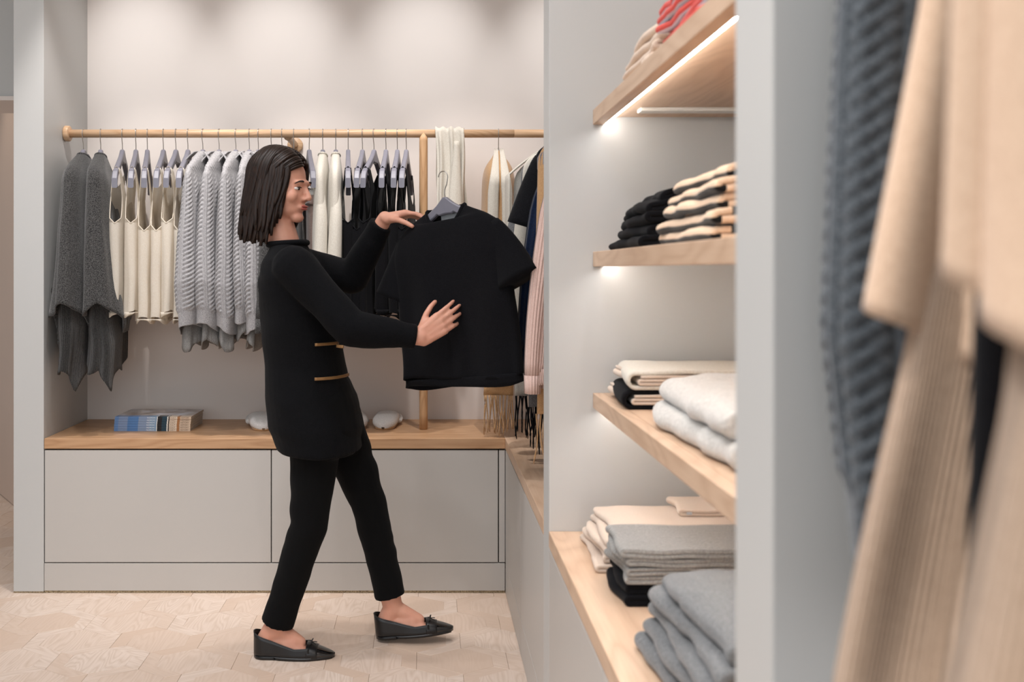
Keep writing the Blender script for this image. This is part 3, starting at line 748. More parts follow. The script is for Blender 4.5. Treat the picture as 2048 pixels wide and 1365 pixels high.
# --- cream scarf thrown over the rail
sc0 = W(898, 267, RY); sf = empty('draped_scarf', (sc0[0], RY, RZ)); tag(sf, 'cream wool scarf thrown over the rail beside the wooden post', 'scarf')
def scarf_panel(w0, w1, ztop, zbot, side, seed, shift=0.0):
    n, k = 40, 34; P = np.zeros((k, n, 3)); UV = np.zeros((k, n, 2))
    prof = []
    for q in np.linspace(PI/2, 0, 8): prof.append((.0215*math.cos(q), .0215*math.sin(q)))
    for z in np.linspace(0, zbot, k-8+1)[1:]: prof.append((.0215, z))
    for i in range(k):
        r, z = prof[i]; t = max(0, -z/abs(zbot)); wdt = w0+(w1-w0)*t
        for j in range(n):
            s = j/(n-1)-.5
            f = (.010+.012*t)*math.sin(s*17+seed+2*t)+.006*math.sin(s*31+seed)
            if i < 8: f = .004*math.sin(s*17+seed)+.002*math.sin(s*31)
            P[i, j] = (s*wdt+shift*t+.004*math.sin(9*t+seed), side*(-(r+max(-.002, f)+.004)), z+.002+(.004*math.sin(s*23+seed) if i < 8 else 0)+.01*math.sin(s*6)*t)
            UV[i, j] = (s*wdt, z)
    return P, UV
m = MB(); P, U = scarf_panel(.116, .10, 0, -.62, 1, .4, .02); m.grid(P, U); m.build('front_fall', 'cream_white', sf, solid=.003)
m = MB(); P, U = scarf_panel(.116, .12, 0, -.50, -1, 1.4, .03); m.grid(P, U); m.build('back_fall', 'cream_white', sf, solid=.003)
m = MB(); n = 26; P = np.zeros((n, 6, 3))
for i in range(n):
    t = i/(n-1)
    for j in range(6):
        s = j/5-.5; P[i, j] = (.030-.028*t+s*(.02+.075*t)+.016*t, -.042-.012*math.sin(PI*t)-.006*math.cos(s*5), -.035-.50*t)
m.grid(P); m.build('overlapping_fold', 'cream_white', sf, solid=.003)

# --- fringe
def fringe(parent, pts, length, mat, seed, r=.0026, name='fringe_strand'):
    rnd = random.Random(seed)
    for p in pts:
        L = length*rnd.uniform(.85, 1.08); a, b = rnd.uniform(-.012, .012), rnd.uniform(-.010, .010); ph = rnd.uniform(0, 6)
        path = [(p[0]+a*t*t+.003*math.sin(5*t+ph), p[1]+b*t*t+.004*math.sin(4*t+ph*2), p[2]-L*t) for t in np.linspace(0, 1, 8)]
        mm = MB(); mm.tube(path, [r*1.3, r, r, r, r, r, r*1.05, r*.6], seg=6); mm.build(name, mat, parent)
# --- camel wrap with cream shawl collar and fringed scarf ends
def make_wrap(loc, rz, lab, outer, lapel, frc, zh, zf, seed, group, hl, with_lapel=True, thick=.055, near=.2, fr_n=14, broad=False):
    g = empty('fringed_wrap', loc, (0, 0, rz)); tag(g, lab, 'wrap', group)
    m = MB()
    drape(m, [(-.072, .018, .02, .013, 0, 0), (-.10, .075, .075, .024, 0, 0), (-.135, .14, .14, min(.05, thick*.75), 0, 0), (-.165, .190, .19, thick*.85, 0, 0), (-.20, max(.205, near-.004), .215, thick*.9, 0, 0), (-.45, near, .21, thick, .004, 0), (zh, near+.008, .215, thick*1.1, .008, 0)], 72, 48, .78, ((4, .008, seed, .7), (7, .004, seed, 0)), lambda th: .01*np.sin(2*th+seed), wob=.014, seed=seed)
    m.build('body', outer, g, solid=.004)
    if with_lapel:
        for sv, dz in ((1, 0), (-1, .02)):
            n = 30; P = np.zeros((n, 7, 3)); UV = np.zeros((n, 7, 2))
            for i in range(n):
                t = i/(n-1); z = -.070-(.58)*t
                u0 = .026+(max(near, .205)-.012)*min(1, t/.24)**.72; hw = .012+.020*min(1, t/.3)
                for j in range(7):
                    s = j/6-.5
                    P[i, j] = (u0+.016-.010*abs(s)*2, sv*(.010+.014*min(1, t/.35)+.008*t)+s*2*hw*.62, z+.01*abs(s)); UV[i, j] = (s*hw*2, z)
            mm = MB(); mm.grid(P, UV); mm.build('lapel', lapel, g, solid=.005)
    # hanging scarf end with twisted fringe
    n = 26; P = np.zeros((n, 9, 3)); UV = np.zeros((n, 9, 2)); e = near+.004
    for i in range(n):
        t = i/(n-1); z = -.42+(zf+.42)*t
        for j in range(9):
            s = j/8-.5; P[i, j] = (e+.014*math.sin(2+3*t+s*2)-.01, .0+s*(.085+.03*t)+.01*math.sin(3*t+seed), z) if not broad else (e-.045+s*.095+.006*math.sin(2*t+seed), thick*1.02+.012+.008*math.sin(4*s+2*t+seed), z); UV[i, j] = (s*.11, z)
    mm = MB(); mm.grid(P, UV); mm.build('scarf_end', outer, g, solid=.004)
    q = P[-1]; pts = [tuple(q[0]*(1-s)+q[-1]*s) for s in np.linspace(0.01, .99, fr_n)]
    fringe(g, pts, .150, frc, seed)
    if hl: put_hanger(loc, rz, hl)
    return g
X, rz = near_angle(997, 1000)
make_wrap((X, RY, RZ), rz, 'camel wrap with cream shawl collar and long camel fringe', 'camel', 'cream_white', 'camel_dark', -.98, -1.045, .8, 'fringed wraps', 'grey hanger of the camel wrap, right of the draped scarf', near=.215, thick=.072, fr_n=18)

# ================================================================== GARMENTS ON THE RAIL ALONG THE RIGHT WALL
def rloc(Y): return ((XR2, Y, RZ), PI)
GR = 'clothes hanging along the right wall'
make_wrap(*rloc(3.72), 'light grey wrap with black fringe beside the camel wrap', 'light_grey', 'cream_white', 'black_knit', -.98, -1.02, 2.1, 'fringed wraps', 'grey hanger of the light grey fringed wrap', thick=.040, near=.232, fr_n=14, broad=True)
make_jumper('dark_cuffed_jumper', 0, 0, 'grey jumper with dark teal ribbed cuff peeping past the held top', 'mid_grey', -.66, 'jumper', GR, 'grey hanger of the jumper with dark teal cuffs', .03, .212, 3.0, True, 0, 'teal_rib', where=rloc(3.64), flare=.045)
make_jumper('cream_cuffed_jumper', 0, 0, 'off-white jumper with turned camel ribbed cuff', 'cream_white', -.72, 'jumper', GR, 'grey hanger of the off-white jumper with camel cuffs', .030, .216, 2.0, True, 0, 'camel_rib', where=rloc(3.53), flare=.0)
make_wrap(*rloc(3.42), 'dark grey wrap with black fringe behind the pink jumper', 'mid_grey', 'mid_grey', 'black_knit', -.93, -1.02, 3.3, 'fringed wraps', 'grey hanger of the dark grey fringed wrap', False, thick=.03, near=.212, fr_n=11, broad=True)
make_jumper('black_short_sleeve_shirt', 0, 0, 'fuzzy black short-sleeved top with a wide cropped sleeve', 'black_fuzzy', -.60, 'top', GR, 'grey hanger of the fuzzy black top', .034, .20, 4.0, 'short', 0, None, where=rloc(3.30))
make_jumper('navy_cardigan', 0, 0, 'long navy ribbed cardigan beside the fuzzy black top', 'navy', -.80, 'cardigan', GR, 'grey hanger of the navy cardigan', .036, .200, 5.0, True, 0, None, where=rloc(3.18), flare=.03)
make_wrap(*rloc(3.12), 'camel wrap with camel fringe tucked against the partition', 'camel', 'camel', 'camel_dark', -.90, -1.00, 4.1, 'fringed wraps', 'grey hanger of the camel wrap near the partition', False, thick=.03, near=.214, fr_n=10, broad=True)
make_jumper('pink_jumper', 0, 0, 'pale pink ribbed jumper hanging against the partition edge', 'pink', -.87, 'jumper', GR, 'grey hanger of the pale pink jumper', .036, .185, 6.0, True, 0, None, where=rloc(3.03), flare=.038)

# ================================================================== FOLDED KNITWEAR ON THE SHELVES
def serpent(w_, h, n, r_end=1.0, pts=16):
    """centre line of a cloth folded n times, fold to the front (x = 0)"""
    tl = h/n; C = []
    for k in range(n):
        zc = tl*(k+.5); a, b = tl*.5, w_-tl*.5
        xs = np.linspace(b, a, pts) if k % 2 == 0 else np.linspace(a, b, pts)
        C += [(x, zc) for x in xs]
        if k < n-1:
            sgn = -1 if k % 2 == 0 else 1; cx = a if k % 2 == 0 else b
            C += [(cx+sgn*tl*.5*math.sin(q), zc+tl*.5-tl*.5*math.cos(q)) for q in np.linspace(0, PI, 9)[1:-1]]
    return np.array(C), tl
def fold_mesh(m, x0, w_, y0, L, z0, h, n, seed, shelf_z, sag=.0, droop=0.0, wav=.003, fill=.47, skew=0.0, stations=18, tight=0.0, bulge=.0):
    C, tl = serpent(w_, h, n)
    T = np.gradient(C, axis=0); T /= np.linalg.norm(T, axis=1)[:, None]; Nn = np.stack([-T[:, 1], T[:, 0]], 1)
    arc = np.concatenate([[0], np.cumsum(np.linalg.norm(np.diff(C, axis=0), axis=1))])
    K = len(C); R = np.zeros((stations, 2*K, 3)); UV = np.zeros((stations, 2*K, 2))
    ys = np.concatenate([[0, .004, .012], np.linspace(.03, .97, stations-6), [.988, .996, 1.0]])
    fs = np.concatenate([[.55, .85, .97], np.ones(stations-6), [.97, .85, .55]])
    for i in range(stations):
        yr = ys[i]; ht = tl*fill*fs[i]
        A = C+Nn*ht; B = C-Nn*ht
        Q = np.concatenate([A, B[::-1]])
        x = x0+Q[:, 0]; y = y0+L*yr; z = z0+Q[:, 1]
        x = x+.006*np.sin(yr*5+seed)+skew*(yr-.5)+bulge*math.sin(PI*yr)*-1
        g = max(0, yr-.45)/.55
        zr = z-shelf_z
        fr = np.clip(1-Q[:, 0]/(w_*.6), 0, 1)
        zr = zr*(1-sag*g*g)*(1-droop*fr**2.2)
        for q in range(2*K):
            wv = wav*mnoise.noise(Vector((x[q]*14+seed, y*14, seed+z0*20)))
            zr[q] += wv*min(1, zr[q]/.02)
            x[q] += wav*1.3*mnoise.noise(Vector((y*18+seed*3, z0*60, seed)))
        R[i, :, 0] = x; R[i, :, 1] = y; R[i, :, 2] = np.maximum(zr, .0006)+shelf_z
        UV[i, :, 0] = np.concatenate([arc, arc[::-1]]); UV[i, :, 1] = y
    f = []; n2 = 2*K
    for i in range(stations-1):
        for j in range(n2):
            k = (j+1) % n2; f.append((i*n2+j, (i+1)*n2+j, (i+1)*n2+k, i*n2+k))
    for i0, fl_ in ((0, False), (stations-1, True)):
        for j in range(K-1):
            q = (i0*n2+j, i0*n2+j+1, i0*n2+n2-2-j, i0*n2+n2-1-j); f.append(q[::-1] if fl_ else q)
    m.add(R.reshape(-1, 3), f, UV.reshape(-1, 2))
def folded(name, mat, x0, w_, y0, L, z0, h, n, seed, label, cat, group, shelf_z, **kw):
    m = MB(); fold_mesh(m, x0, w_, y0, L, z0, h, n, seed, shelf_z, **kw)
    o = m.build(name, mat, origin=(x0+w_/2, y0+L/2, z0)); tag(o, label, cat, group); return o
posn = ['lowest', 'second from the bottom', 'middle', 'second from the top', 'topmost']
ZS1, ZS2, ZS3 = 1.649, 1.295, .943
# top shelf: peach jumpers and a red and white striped one
z = ZS1+.0005
for i in range(4):
    folded('folded_jumper', 'peach', .438+.004*i, .33, 1.92-.012*i, .31-.012*i, z, .027, 2, 11+i, 'pale peach folded jumper, %s in its pile on the highest shelf' % ['lowest', 'second from the bottom', 'third from the bottom', 'topmost'][i], 'jumper', 'peach jumpers on the highest shelf', ZS1, sag=.30, droop=.22, wav=.004); z += .0272
z = ZS1+.0005
for i in range(5):
    folded('folded_striped_shirt', 'red_white', .436+.003*(i % 2), .32, 1.46, .40, z, .027, 2, 21+i*1.7, 'red and white striped folded top, %s in its pile' % posn[i], 'top', 'red striped tops on the highest shelf', ZS1, sag=.05, droop=.35, wav=.006); z += .0272
# second shelf
z = ZS2+.0005
for i in range(5):
    folded('folded_black_jumper', 'black_knit', .452+(.0, .010, .012, .018, .050)[i], .32, 2.085+.004*i, .31-(0, .012, .016, .02, .075)[i], z, .029, 2, 31+i*1.3, 'black folded jumper, %s in its pile at eye level' % posn[i], 'jumper', 'black jumpers on the shelf', ZS2, sag=.14, droop=.14, wav=.007, fill=.48); z += .0292
z = ZS2+.0005
for i in range(5):
    folded('folded_striped_jumper', 'stripes', .446+(.0, .002, .006, .012, .022)[i], .33, 1.545-.006*(i % 2), .365-(.0, .0, .018, .03, .05)[i], z, .0275, 2, 41+i*2.3, 'camel and black striped folded jumper, %s in its pile' % posn[i], 'jumper', 'striped jumpers on the shelf', ZS2, sag=.06, droop=.12, wav=.006); z += .0277
# third shelf: two throws folded round a lining, two fluffy jumpers
def throw(z0, mat_o, label, dx, dy):
    g = empty('folded_throw', (.62, 2.33, z0)); tag(g, label, 'throw', 'folded throws on the shelf')
    o = np.array((.62, 2.33, z0))
    def part(nm, mt, *a, **k):
        m = MB(); fold_mesh(m, *a, **k); m.V = [v-o for v in m.V]; return m.build(nm, mt, g)
    h = .042
    # outer sheet as a wide U, lining folded inside it
    C = MB(); P = []
    y0, y1 = 2.19+dy, 2.445+dy; x0 = .430+dx
    cl = [(.38, .0045)]+[(x, .0045) for x in np.linspace(.36, .022, 10)]+[(.021-.0165*math.sin(q), .021-.0165*math.cos(q)) for q in np.linspace(.25, PI-.25, 9)]+[(x, .0375) for x in np.linspace(.022, .36, 10)]+[(.38, .0375)]
    cl = np.array(cl); T = np.gradient(cl, axis=0); T /= np.linalg.norm(T, axis=1)[:, None]; Nn = np.stack([-T[:, 1], T[:, 0]], 1)
    K = len(cl); st = 12; ys = np.linspace(0, 1, st); R = []
    for yr in ys:
        ht = .0042; Q = np.concatenate([cl+Nn*ht, (cl-Nn*ht)[::-1]])
        R.append([(x0+a+.004*math.sin(yr*4+z0*30)+.02*yr, y0+(y1-y0)*yr, z0+b+.003*mnoise.noise(Vector((a*12, yr*3, z0*9)))*(b > .01)) for a, b in Q])
    R = np.array(R); n2 = 2*K; f = []
    for i in range(st-1):
        for j in range(n2): k = (j+1) % n2; f.append((i*n2+j, (i+1)*n2+j, (i+1)*n2+k, i*n2+k))
    for i0, fl_ in ((0, False), (st-1, True)):
        for j in range(K-1):
            q = (i0*n2+j, i0*n2+j+1, i0*n2+n2-2-j, i0*n2+n2-1-j); f.append(q[::-1] if fl_ else q)
    C.add(R.reshape(-1, 3)-o, f); C.build('outer_layer', mat_o, g)
    part('lining', 'sand', x0+.020, .355, y0-.003, (y1-y0)*.99, z0+.0092, .0236, 3, z0*7, z0+.0085, wav=.001, fill=.44)
throw(ZS3+.0008, 'black_knit', 'black throw with sand lining, under the cream throw', 0, 0)
throw(ZS3+.0435, 'cream_white', 'cream throw with sand lining, on top of the black throw', .012, -.004)
for i, (x0, y0, L, zz, lab) in enumerate(((.462, 1.50, .50, ZS3+.0006, 'white fluffy folded jumper lying under another on the shelf'), (.470, 1.52, .475, ZS3+.0516, 'white fluffy folded jumper on top, collar turned over'))):
    o = folded('folded_fluffy_jumper', 'white_fluff', x0, .34, y0, L, zz, .051, 2, 51+3*i, lab, 'jumper', 'white fluffy jumpers on the shelf', ZS3, wav=.010, fill=.52, droop=.12)
    if i == 1:
        m = MB(); n = 16; P = np.zeros((n, 10, 3))
        for a in range(n):
            for b in range(10):
                s, t = a/(n-1), b/9
                P[a, b] = (-.02+.17*s, -.18+.24*t-.03*s, .052+.011*math.sin(PI*s)**.5*math.sin(PI*t)**.5+.004*mnoise.noise(Vector((s*4, t*4, 2))))
        m.grid(P); m.build('folded_sleeve', 'white_fluff', o, solid=.006)
# bottom shelf
z = BT+.0005
for i in range(5):
    o = folded('folded_joggers', 'sand', .374+(0, .012, .010, .022, .034)[i], .38, 2.145+(0, .006, .004, .0, -.004)[i], .265-(0, .01, .01, .012, .014)[i], z, .0188, 2, 61+i*1.9, 'sand jersey joggers, %s in the pile on the bottom shelf' % posn[i], 'joggers', 'sand joggers on the bottom shelf', BT, wav=.0035, fill=.49, sag=.06, droop=.05); z += .019
    if i == 4:
        m = MB(); fold_mesh(m, -.02, .15, -.015, .13, .0192, .016, 2, 5, .0185, wav=.003); ob = m.build('turned_waistband', 'sand', o); 
        m = MB(); m.box((-.012, -.019, .024), (.0, -.0165, .030)); m.build('label', 'label', ob, smooth=False)
z = BT+.0005
for i in range(2):
    folded('folded_black_scarf', 'black_knit', .384+.006*i, .33, 1.93+.004*i, .19, z, .0215, 2, 71+i, ['black ribbed scarf at the very bottom, under the grey ribbed ones', 'black ribbed scarf lying directly under the grey ribbed ones'][i], 'scarf', 'black scarves on the bottom shelf', BT, wav=.003, fill=.49); z += .0217
for i in range(4):
    folded('folded_grey_scarf', 'pile_grey_rib', .390-.003*i, .34, 1.928-.003*i, .195, z, .0172, 2, 75+i*1.4, 'grey ribbed folded scarf, %s of the four' % ['lowest', 'second from the bottom', 'third from the bottom', 'topmost'][i], 'scarf', 'grey ribbed scarves on the bottom shelf', BT, wav=.0035, fill=.5); z += .0174
z = BT+.0005
for i in range(5):
    folded('folded_grey_jumper', 'pile_grey', .372+(0, .010, .014, .016, .030)[i], .38, 1.30+(0, .004, .006, .004, .012)[i], .43-(0, .012, .018, .03, .055)[i], z, .0335, 2, 81+i*2.1, 'heather grey wool jumper, %s in the nearest pile' % posn[i], 'jumper', 'heather grey jumpers on the bottom shelf', BT, wav=.007, fill=.5, sag=.12, droop=.06); z += .0338

# ================================================================== MAGAZINES AND SLIPPERS ON THE BENCH
def cover_mat():
    m, nt, b = nodes_of('magazine_cover')
    tc = nd(nt, 'ShaderNodeTexCoord'); sp = nd(nt, 'ShaderNodeSeparateXYZ'); nt.links.new(tc.outputs['Object'], sp.inputs[0])
    mp = nd(nt, 'ShaderNodeMath', operation='MULTIPLY_ADD'); nt.links.new(sp.outputs[0], mp.inputs[0]); mp.inputs[1].default_value = 1/.308; mp.inputs[2].default_value = .5
    cr = nt.nodes.new('ShaderNodeValToRGB'); nt.links.new(mp.outputs[0], cr.inputs[0]); r = cr.color_ramp; r.interpolation = 'CONSTANT'
    stops = [(0, (92, 128, 176)), (.05, (122, 142, 176)), (.17, (78, 120, 172)), (.31, (128, 146, 174)), (.46, (120, 152, 182)), (.550, (226, 226, 224)), (.562, (14, 14, 18)), (.62, (22, 58, 74)), (.685, (236, 230, 220)), (.700, (46, 34, 28)), (.715, (222, 202, 180)), (.82, (170, 116, 70)), (.855, (216, 192, 168))]
    r.elements[0].position = 0; r.elements[0].color = rgba(stops[0][1]); r.elements[1].position = stops[1][0]; r.elements[1].color = rgba(stops[1][1])
    for p, c in stops[2:]: e = r.elements.new(p); e.color = rgba(c)
    n = nd(nt, 'ShaderNodeTexNoise', Scale=14.0, Detail=5.0); nt.links.new(tc.outputs['Object'], n.inputs['Vector'])
    cr2 = nt.nodes.new('ShaderNodeValToRGB'); nt.links.new(n.outputs['Fac'], cr2.inputs[0])
    q = cr2.color_ramp; q.elements[0].position = .3; q.elements[0].color = rgba((120, 92, 76)); q.elements[1].position = .7; q.elements[1].color = rgba((206, 206, 214))
    e = q.elements.new(.5); e.color = rgba((176, 164, 158))
    ge = nd(nt, 'ShaderNodeMath', operation='GREATER_THAN'); nt.links.new(sp.outputs[1], ge.inputs[0]); ge.inputs[1].default_value = -.075
    mx = nt.nodes.new('ShaderNodeMix'); mx.data_type = 'RGBA'; nt.links.new(ge.outputs[0], mx.inputs[0]); nt.links.new(cr.outputs[0], mx.inputs[6]); nt.links.new(cr2.outputs[0], mx.inputs[7])
    nt.links.new(mx.outputs[2], b.inputs['Base Color']); b.inputs['Roughness'].default_value = .28
    return m
M['cover'] = cover_mat(); M['pages'] = plain('paper_pages', (206, 196, 182), .8); M['print_white'] = plain('white_print', (236, 238, 240), .5); M['print_dark'] = plain('dark_print', (120, 96, 76), .5)
def text_mesh(s, size):
    c = bpy.data.curves.new('lettering', 'FONT'); c.body = s; c.size = size; c.extrude = .0001; c.align_y = 'CENTER'
    o = bpy.data.objects.new('lettering', c); COL.objects.link(o)
    dg = bpy.context.evaluated_depsgraph_get(); me = bpy.data.meshes.new_from_object(o.evaluated_get(dg))
    bpy.data.objects.remove(o); bpy.data.curves.remove(c); return me
txt1 = text_mesh('NORDIC', .0092); txt2 = text_mesh('CULT', .0088); txt3 = text_mesh('HISTORY', .0088)
txt1.materials.append(M['print_white']); txt2.materials.append(M['print_dark']); txt3.materials.append(M['print_dark'])
MGX, MGY, MT = -1.104, 4.035, .0098
mag0 = None
for i in range(6):
    if mag0 is None:
        g = empty('magazine'); mag0 = g
        bbox('pages', (-.1515, -.108, .0008), (.1525, .1115, MT-.0012), 'pages', g, 0)
        m = MB(); m.box((-.154, -.111, 0), (.154, .112, .0007)); m.box((-.154, -.111, MT-.001), (.154, .112, MT-.0003)); m.box((-.154, -.1115, 0), (.154, -.1105, MT-.0003)); m.build('cover', 'cover', g, smooth=False)
        for me, x in ((txt1, -.028), (txt2, .070), (txt3, .112)):
            o = bpy.data.objects.new('lettering', me); COL.objects.link(o); o.parent = g; o.location = (x if me is not txt1 else -.024, -.1117, MT*.47); o.rotation_euler = (PI/2, 0, 0)
            if me is txt3: o.scale = (.98, 1, 1)
    else: g = copy_tree(mag0)
    g.location = (MGX+(.004 if i == 5 else random.uniform(-.0012, .0012)), MGY+.1115+random.uniform(-.001, .001), BT+.0004+i*MT); g.rotation_euler = (0, 0, random.uniform(-.004, .004) if i < 5 else -.012)
    tag(g, 'thick magazine with blue and cream spine, %s of the stack' % ['lowest', 'second from the bottom', 'third from the bottom', 'third from the top', 'second from the top', 'topmost'][i], 'magazine', 'stack of magazines on the bench')
def slipper():
    g = empty('felt_slipper')
    L = .25; st = 22; seg = 28; th = np.arange(seg)*2*PI/seg
    def wid(t): return .047*(math.sin(PI*min(1, .06+t*.94))**.38)*(1-.14*t)*(1-.55*max(0, (t-.93)/.07)**2) if t > .001 else .004
    R = []
    for t in np.linspace(0, .58, st):
        wd = max(.006, .051*min(1, math.sqrt(max(0, 1-(1-min(1, t/.22))**2)))); hh = .010+.040*min(1, math.sqrt(max(.02, 1-(1-min(1, t/.30))**2)))+.012*t
        R.append(np.stack([wd*np.sign(np.cos(th))*np.abs(np.cos(th))**.75, np.full(seg, t*L), .003+hh*.5+hh*.5*np.sign(np.sin(th))*np.abs(np.sin(th))**.8], -1))
    m = MB(); m.loft(np.array(R)); m.build('upper', 'felt_white', g)
    R = []
    for t in np.linspace(0, 1, 26):
        wd = max(.006, .041*min(1, math.sqrt(max(0, 1-(1-min(1, t/.2))**2)))*min(1, math.sqrt(max(.0, 1-(max(0, t-.8)/.2)**2))+.1)); R.append([(wd, t*L, .0), (wd*1.0, t*L, .011), (-wd, t*L, .011), (-wd, t*L, 0)])
    m = MB(); m.loft(np.array(R)); m.build('sole', 'felt_sole', g)
    m = MB(); t = np.linspace(0, PI, 14); path = [(.046*math.cos(q), .125+.115*math.sin(q)**.8, .020+.016*math.sin(q)) for q in t]; m.tube(path, .009, .016, seg=12); m.build('heel_rim', 'felt_white', g)
    return g
s0 = slipper(); used = False
for px, py, rot, lab in ((766, 861, -.10, 'white felt slipper standing closest to the wooden post'), (712, 862, .12, 'white felt slipper half hidden by the black jacket hem'), (527, 863, .25, 'white felt slipper in shadow behind the person')):
    g = s0 if not used else copy_tree(s0); used = True
    Y = (CAM_H-BT)*FPX/(py-VPY); p = W(px, py, Y); g.location = (p[0], Y, BT+.0006); g.rotation_euler = (0, 0, rot); tag(g, lab, 'slipper', 'felt slippers on the bench')

# ================================================================== CLOTHES CLOSE TO THE CAMERA
NX, NZ = .555, 1.86
r2 = empty('clothes_rail', (NX, .4, NZ)); tag(r2, 'oak rail above the closest clothes, fixed to the near partition', 'clothes rail')
m = MB(); m.tube([(0, -1.2, 0), (0, -.4, 0), (0, .1, 0), (0, P2[0]-.4-.012, 0)], .0168, seg=24); m.build('rail_bar', 'oak_rail', r2)
disc((0, P2[0]-.4-.012, 0), (0, 1, 0), .032, .022).build('end_flange', 'oak_rail', r2)
M['dk_cable'] = fabric('blue_grey_knit', (54, 60, 66), (102, 108, 114), 300, .5)
M['dk_rib'] = fabric('blue_grey_rib', (48, 54, 60), (88, 94, 100), 300, .5, rib=170)
M['beige_knit'] = fabric('beige_knit', (228, 198, 171), (211, 179, 152), 300, .35)
M['beige_rib'] = fabric('beige_rib', (220, 189, 162), (202, 170, 143), 300, .35, rib=150)
make_cardigan(0, 0, 'blurred dark grey cable cardigan closest to the near partition', 9.1, -.87, .055, 'grey hanger of the dark cable cardigan, above the frame', where=((NX+.020, .795, NZ), PI), mat='dk_cable', mat2='dk_rib', group='clothes closest to the camera')
def big_wrap(Y, lab, zo, zi, seed, hw, mo, mi, hl, th_=.05, dx=.024, inn=(.93, 1.04, 1.22), out=(.62, .88, .96, 1.08)):
    g = empty('knitted_wrap', (NX+dx, Y, NZ), (0, 0, PI)); tag(g, lab, 'wrap', 'clothes closest to the camera')
    m = MB()
    drape(m, [(-.09, .03, .03, .016, 0, 0), (-.13, .08, .08, .022, 0, 0), (-.20, hw*out[0], .18, .030, 0, 0), (-.28, hw*out[1], .21, th_*.7, 0, 0), (-.45, hw*out[2], .22, th_*.9, 0, 0), (zo, hw*out[3], .23, th_, 0, 0)], 110, 60, .74, ((6, .013, seed, .8), (10, .006, seed, 0)), lambda th: .07*np.cos(th)*np.where(np.cos(th) > 0, .3, 0)-.05*np.sin(th), wob=.014, seed=seed)
    m.build('outer_drape', mo, g, solid=.004)
    m = MB()
    drape(m, [(zo+.12, hw*inn[0], .2, th_*.72, 0, 0), (zo-.02, hw*inn[1], .2, th_*.84, 0, 0), (zi, hw*inn[2], .2, th_*1.0, .0, 0)], 110, 40, .8, ((5, .010, seed+1, 1.4), (9, .006, seed, 0)), lambda th: -.05*np.sin(th+.6), wob=.016, seed=seed+2)
    m.build('inner_drape', mi, g, solid=.004)
    put_hanger((NX+dx, Y, NZ), PI, hl, 'grey hangers above the closest clothes')
big_wrap(.665, 'blurred beige knitted wrap hanging beside the dark cable cardigan', -.66, -.87, 1.1, .248, 'beige_knit', 'beige_rib', 'grey hanger of the beige wrap beside the cable cardigan', .05)
make_jumper('black_gap_piece', 0, 0, 'blurred black jumper-shaped piece in the dark gap between the two beige wraps', 'black_knit', -.86, 'jumper', 'clothes closest to the camera', 'grey hanger of the blurred black piece', .03, .240, 8.0, False, 0, None, where=((NX, .545, NZ), PI))  # black knit piece filling the dark gap between the wraps
big_wrap(.455, 'blurred beige wrap cut off by the edge of the picture', -.645, -.80, 3.7, .306, 'beige_knit', 'beige_rib', 'grey hanger of the beige wrap cut by the picture edge', .04, 0, (.89, .95, 1.06), (.75, .97, 1.0, 1.02))

# ================================================================== THE PERSON
PO = np.array((-.44, 3.27, 0.0))
def remeshed(mb, voxel, smooth=4, name='tmp'):
    o = mb.build(name, 'skin'); md = o.modifiers.new('r', 'REMESH'); md.mode = 'VOXEL'; md.voxel_size = voxel; md.adaptivity = 0
    if smooth: ms = o.modifiers.new('s', 'SMOOTH'); ms.iterations = smooth; ms.factor = .5
    dg = bpy.context.evaluated_depsgraph_get(); dg.update()
    me = bpy.data.meshes.new_from_object(o.evaluated_get(dg)); old = o.data
    bpy.data.objects.remove(o); bpy.data.meshes.remove(old)
    return me
def mesh_obj(name, me, mat, parent=None, loc=(0, 0, 0), disp=None):
    n = len(me.vertices); co = np.empty(n*3); me.vertices.foreach_get('co', co); co = co.reshape(-1, 3)
    if disp is not None:
        no = np.empty(n*3); me.vertices.foreach_get('normal', no); no = no.reshape(-1, 3)
        d = np.array([disp(p) for p in co]); co = co+no*d[:, None]
    co = co-PO; me.vertices.foreach_set('co', co.ravel())
    me.materials.clear(); me.materials.append(M[mat]); me.name = name
    me.polygons.foreach_set('use_smooth', [True]*len(me.polygons)); me.update()
    if not me.uv_layers: me.uv_layers.new(name='UVMap')
    o = bpy.data.objects.new(name, me); COL.objects.link(o); o.location = loc
    if parent is not None: o.parent = parent
    return o
# ---- joints
hipR, kneeR, ankR = W(636, 818, 3.22), W(618, 1048, 3.20), W(550, 1262, 3.232)
hipL, kneeL, ankL = W(668, 818, 3.37), W(736, 1002, 3.37), W(786, 1216, 3.37)
pel = (hipR+hipL)/2; chest = W(594, 605, 3.29); neck = W(574, 487, 3.29)
shR, elR, wrR = W(588, 534, 3.12), W(702, 656, 3.07), W(842, 676, 3.08)
shL, elL, wrL = W(592, 530, 3.45), W(704, 556, 3.44), W(770, 437, 3.35)
hc = W(566, 374, 3.28)                 # head centre
HA = math.radians(-22); HT = math.radians(8)   # turned a little to the camera, chin down
Rz = np.array(((math.cos(HA), -math.sin(HA), 0), (math.sin(HA), math.cos(HA), 0), (0, 0, 1)))
Ry = np.array(((math.cos(HT), 0, math.sin(HT)), (0, 1, 0), (-math.sin(HT), 0, math.cos(HT))))
RH = Rz @ Ry
def H(x, y, z): return hc+RH @ np.array((x, y, z))
def unit(v): v = np.asarray(v, float); return v/np.linalg.norm(v)
